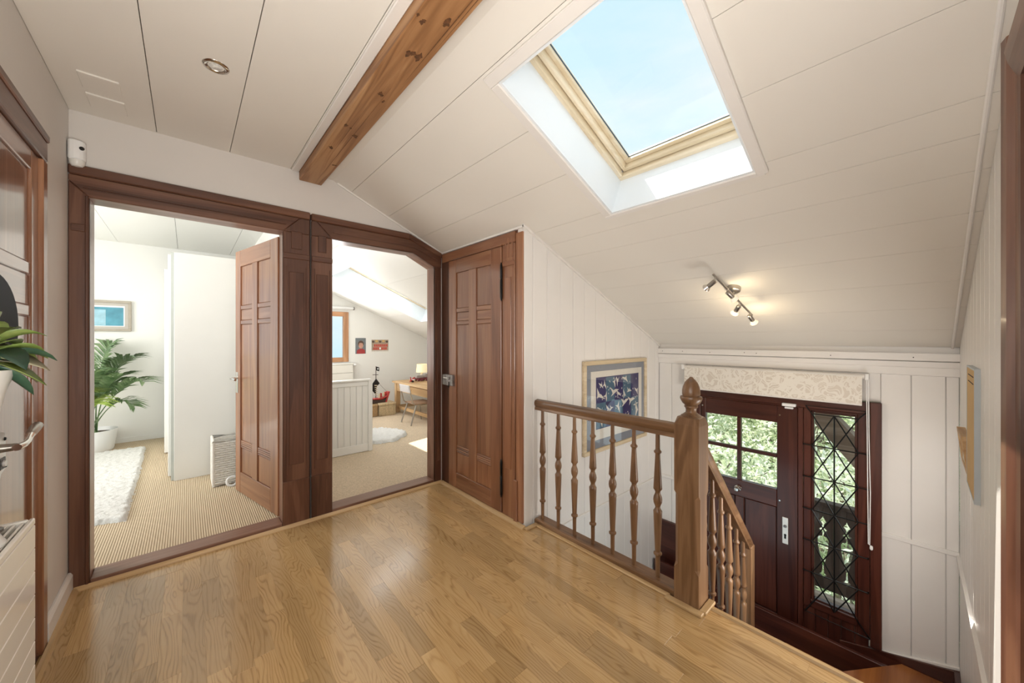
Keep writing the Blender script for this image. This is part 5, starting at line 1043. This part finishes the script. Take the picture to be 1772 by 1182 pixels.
M['lshade'] = plain('lamp_shade', (0.85, 0.78, 0.55), 0.8, var=0.03, emit=(1.0, 0.80, 0.45), estr=0.45)
MB().lathe([(0.045, DZ), (0.046, DZ + 0.01), (0.02, DZ + 0.02), (0.03, DZ + 0.05), (0.036, DZ + 0.08), (0.018, DZ + 0.115), (0.012, DZ + 0.14)], (3.13, 5.93, 0), 16).build('lamp_foot', M['ceramic'], tl, smooth=True)
MB().lathe([(0.100, DZ + 0.125), (0.088, DZ + 0.27), (0.086, DZ + 0.27), (0.098, DZ + 0.125)], (3.13, 5.93, 0), 24).build('lamp_shade', M['lshade'], tl, smooth=True)
tk = thing('toy_truck', 'grey and dark red toy truck on the pine desk in front of the lamp', 'toy', (3.02, 5.72, DZ))
M['toy_grey'] = plain('toy_grey', (0.33, 0.30, 0.28), 0.5); M['toy_dark'] = plain('toy_darkred', (0.16, 0.03, 0.04), 0.4)
box(2.90, 5.66, DZ + 0.03, 3.12, 5.76, DZ + 0.055).build('chassis', M['toy_dark'], tk, bevel=0.003); box(2.90, 5.665, DZ + 0.055, 3.03, 5.755, DZ + 0.10).build('cargo_bed', M['toy_grey'], tk, bevel=0.004); box(3.04, 5.665, DZ + 0.055, 3.11, 5.755, DZ + 0.115).build('cab', M['toy_grey'], tk, bevel=0.008)
for xx in (2.93, 2.98, 3.08):
    for yy_ in (5.655, 5.765): MB().lathe([(0.024, yy_ - 0.009), (0.025, yy_), (0.024, yy_ + 0.009)], (xx, 0, DZ + 0.025), 12, 'y').build('wheel', M['toy_dark'], tk)
tp = thing('toy_plane', 'small red and white toy plane on the pine desk beside the truck', 'toy', (2.78, 5.60, DZ))
aligned([(0.004, -0.06), (0.014, -0.03), (0.016, 0.02), (0.006, 0.06)], (2.78, 5.60, DZ + 0.045), (2.83, 5.60, DZ + 0.085), 'fuselage', M['toy_red'], tp, 10)
box(2.765, 5.53, DZ + 0.045, 2.80, 5.67, DZ + 0.052).build('wing', M['white'], tp, bevel=0.002); box(2.745, 5.595, DZ + 0.03, 2.76, 5.605, DZ + 0.09).build('fin', M['toy_red'], tp, bevel=0.002)
for yy_ in (5.58, 5.62): MB().lathe([(0.016, yy_ - 0.004), (0.016, yy_ + 0.004)], (2.785, 0, DZ + 0.016), 10, 'y').build('wheel', M['black'], tp)

# ------------------------------------------------------------------ outside the entrance
struct(box(XB + 0.16, -8, -4.7, 60, 20, -4.6).build('ground', plain('meadow', (0.10, 0.19, 0.05), 0.95, var=0.3, scale=1.5)))
struct(box(XB + 0.16, -1.5, -1.35, 4.78, 3.2, -1.27).build('balcony_floor', M['eave']))
par = thing('balcony_parapet', 'dark brown balcony boards with cut-out star and drop shapes, beyond the side window', 'parapet', (4.70, 0.8, -1.27))
M['parapet'] = wood('parapet_wood', (0.075, 0.045, 0.034), (0.115, 0.075, 0.057), (0.16, 0.11, 0.085), 'Z', 0.7, 7, 0.06, 0.12)
half = [(-1.17, 0), (-1.085, 0), (-1.065, 0.010), (-1.048, 0.03), (-1.03, 0.010), (-0.995, 0.006), (-0.955, 0.004), (-0.90, 0.018), (-0.78, 0.038), (-0.70, 0.042), (-0.675, 0.03), (-0.665, 0.004), (-0.645, 0.004), (-0.625, 0.012), (-0.605, 0.034), (-0.588, 0.012), (-0.562, 0.004), (-0.545, 0.010), (-0.525, 0.026), (-0.485, 0.004), (-0.47, 0), (-0.36, 0)]
pb0 = None
for k in range(14):
    y0 = -0.76 + k * 0.175
    if pb0 is None:
        pb0 = MB().prism([(y0 + 0.001 + d_, z) for z, d_ in half] + [(y0 + 0.174 - d_, z) for z, d_ in reversed(half)], 'x', 4.69, 4.715).build('parapet_board', M['parapet'], par)
    else: c_ = pb0.copy(); COL.objects.link(c_); c_.location.y += 0.175 * k
box(4.66, -1.0, -0.36, 4.76, 2.2, -0.325).build('cap_rail', M['parapet'], par, bevel=0.004); box(4.715, -1.0, -1.20, 4.75, 2.2, -1.12).build('lower_rail', M['parapet'], par, bevel=0.004)
br_ = struct(MB().prism([(0.80, 0.66), (0.62, 0.70), (0.18, 0.16), (0.32, 0.05)], 'x', 4.42, 4.58).build('beam', M['eave']))
struct(MB().cells([2.25, 3.52], [-0.4, 3.4], -0.02, 0.012, [], roofmap).build('eave_boards', M['eave']))
struct(box(4.60, -0.4, 0.62, 4.72, 3.2, 0.74).build('beam', M['pineY']))
M['tleaf'] = None
def treeleaf():
    m, n, b = new_mat('tree_leaf'); L = n.links; n.nodes.remove(b); o = [q for q in n.nodes if q.type == 'OUTPUT_MATERIAL'][0]
    t = n.nodes.new('ShaderNodeTexCoord'); a = n.nodes.new('ShaderNodeTexNoise'); a.inputs['Scale'].default_value = 3.2; a.inputs['Detail'].default_value = 8; L.new(t.outputs['Object'], a.inputs['Vector'])
    r = ramp(n, [(0.28, (0.08, 0.13, 0.06)), (0.38, (0.36, 0.44, 0.24)), (0.47, (0.68, 0.74, 0.52)), (0.57, (0.92, 0.94, 0.84))]); L.new(a.outputs['Fac'], r.inputs['Fac'])  # bright highlights and dark gaps of the crown painted into the leaf colour
    d_ = n.nodes.new('ShaderNodeBsdfDiffuse'); tr = n.nodes.new('ShaderNodeBsdfTranslucent'); mx = n.nodes.new('ShaderNodeMixShader'); mx.inputs['Fac'].default_value = 0.45
    L.new(r.outputs['Color'], d_.inputs['Color']); L.new(r.outputs['Color'], tr.inputs['Color']); L.new(d_.outputs[0], mx.inputs[1]); L.new(tr.outputs[0], mx.inputs[2]); L.new(mx.outputs[0], o.inputs['Surface']); return m
M['tleaf'] = treeleaf(); M['bark'] = plain('bark', (0.22, 0.18, 0.14), 0.9, var=0.4, scale=12, bump=0.8)
def make_tree(label, seed):
    r_ = random.Random(seed); t = thing('tree', label, 'tree', (0, 0, 0), 'trees beyond the entrance door'); t['w'] = (0, 0, 0)
    tm = MB(); pts = [Vector((0, 0, 0)), Vector((0.1, 0.05, 1.5)), Vector((0.0, 0.15, 3.0)), Vector((0.1, 0.1, 4.2))]; tm.tube(pts, [0.16, 0.12, 0.08, 0.03], 8)
    ends = []
    for k in range(26):
        h_ = r_.uniform(0.9, 3.9); a_ = r_.uniform(0, 6.28); ln = r_.uniform(0.7, 1.6) * (1.2 - h_ / 6); b_ = Vector((0.06, 0.08, h_)); e_ = b_ + Vector((math.cos(a_) * ln, math.sin(a_) * ln, r_.uniform(0.1, 0.7)))
        tm.tube([b_, (b_ + e_) / 2 + Vector((0, 0, -0.08)), e_], [0.035, 0.022, 0.008], 5); ends.append((b_, e_))
    tm.build('trunk', M['bark'], t, origin=(0, 0, 0))
    lm = MB()
    for k in range(7000):
        b_, e_ = r_.choice(ends); p = b_ + (e_ - b_) * r_.uniform(0.25, 1.15) + Vector([r_.gauss(0, 0.26) for _ in range(3)])
        d_ = Vector([r_.gauss(0, 1) for _ in range(3)]).normalized(); u_ = d_.orthogonal().normalized(); s_ = r_.uniform(0.05, 0.12)
        lm.add([p, p + d_ * s_ * 0.6 + u_ * s_ * 0.32, p + d_ * s_ * 1.3, p + d_ * s_ * 0.6 - u_ * s_ * 0.32], [(0, 1, 2, 3)])
    me = D.meshes.new('crown'); me.from_pydata(lm.v, [], lm.f); me.materials.append(M['tleaf']); o = D.objects.new('crown', me); COL.objects.link(o); o.parent = t; o['kind'] = 'stuff'
    return t
trees = [(7.6, 2.5, 0.0, 0.95), (7.4, 0.7, 1.7, 0.9), (10.4, 1.6, 3.0, 1.1), (10.6, 4.2, 2.2, 1.1), (13.5, 2.8, 4.4, 1.35), (13.5, 0.3, 0.9, 1.35), (14.0, 5.6, 5.3, 1.4), (17.5, 1.5, 1.2, 1.7), (17.5, 4.6, 3.6, 1.7)]
base_t = [make_tree('leafy sunlit tree beyond the entrance door and side window', 21), make_tree('leafy sunlit tree beyond the entrance door and side window', 22)]
for i, (x_, y_, rz, sc_) in enumerate(trees):
    t = base_t[i] if i < 2 else clone(base_t[i % 2]); t.location = (x_, y_, -4.6); t.rotation_euler = (0, 0, rz); t.scale = (sc_, sc_, sc_)

bpy.context.view_layer.update()
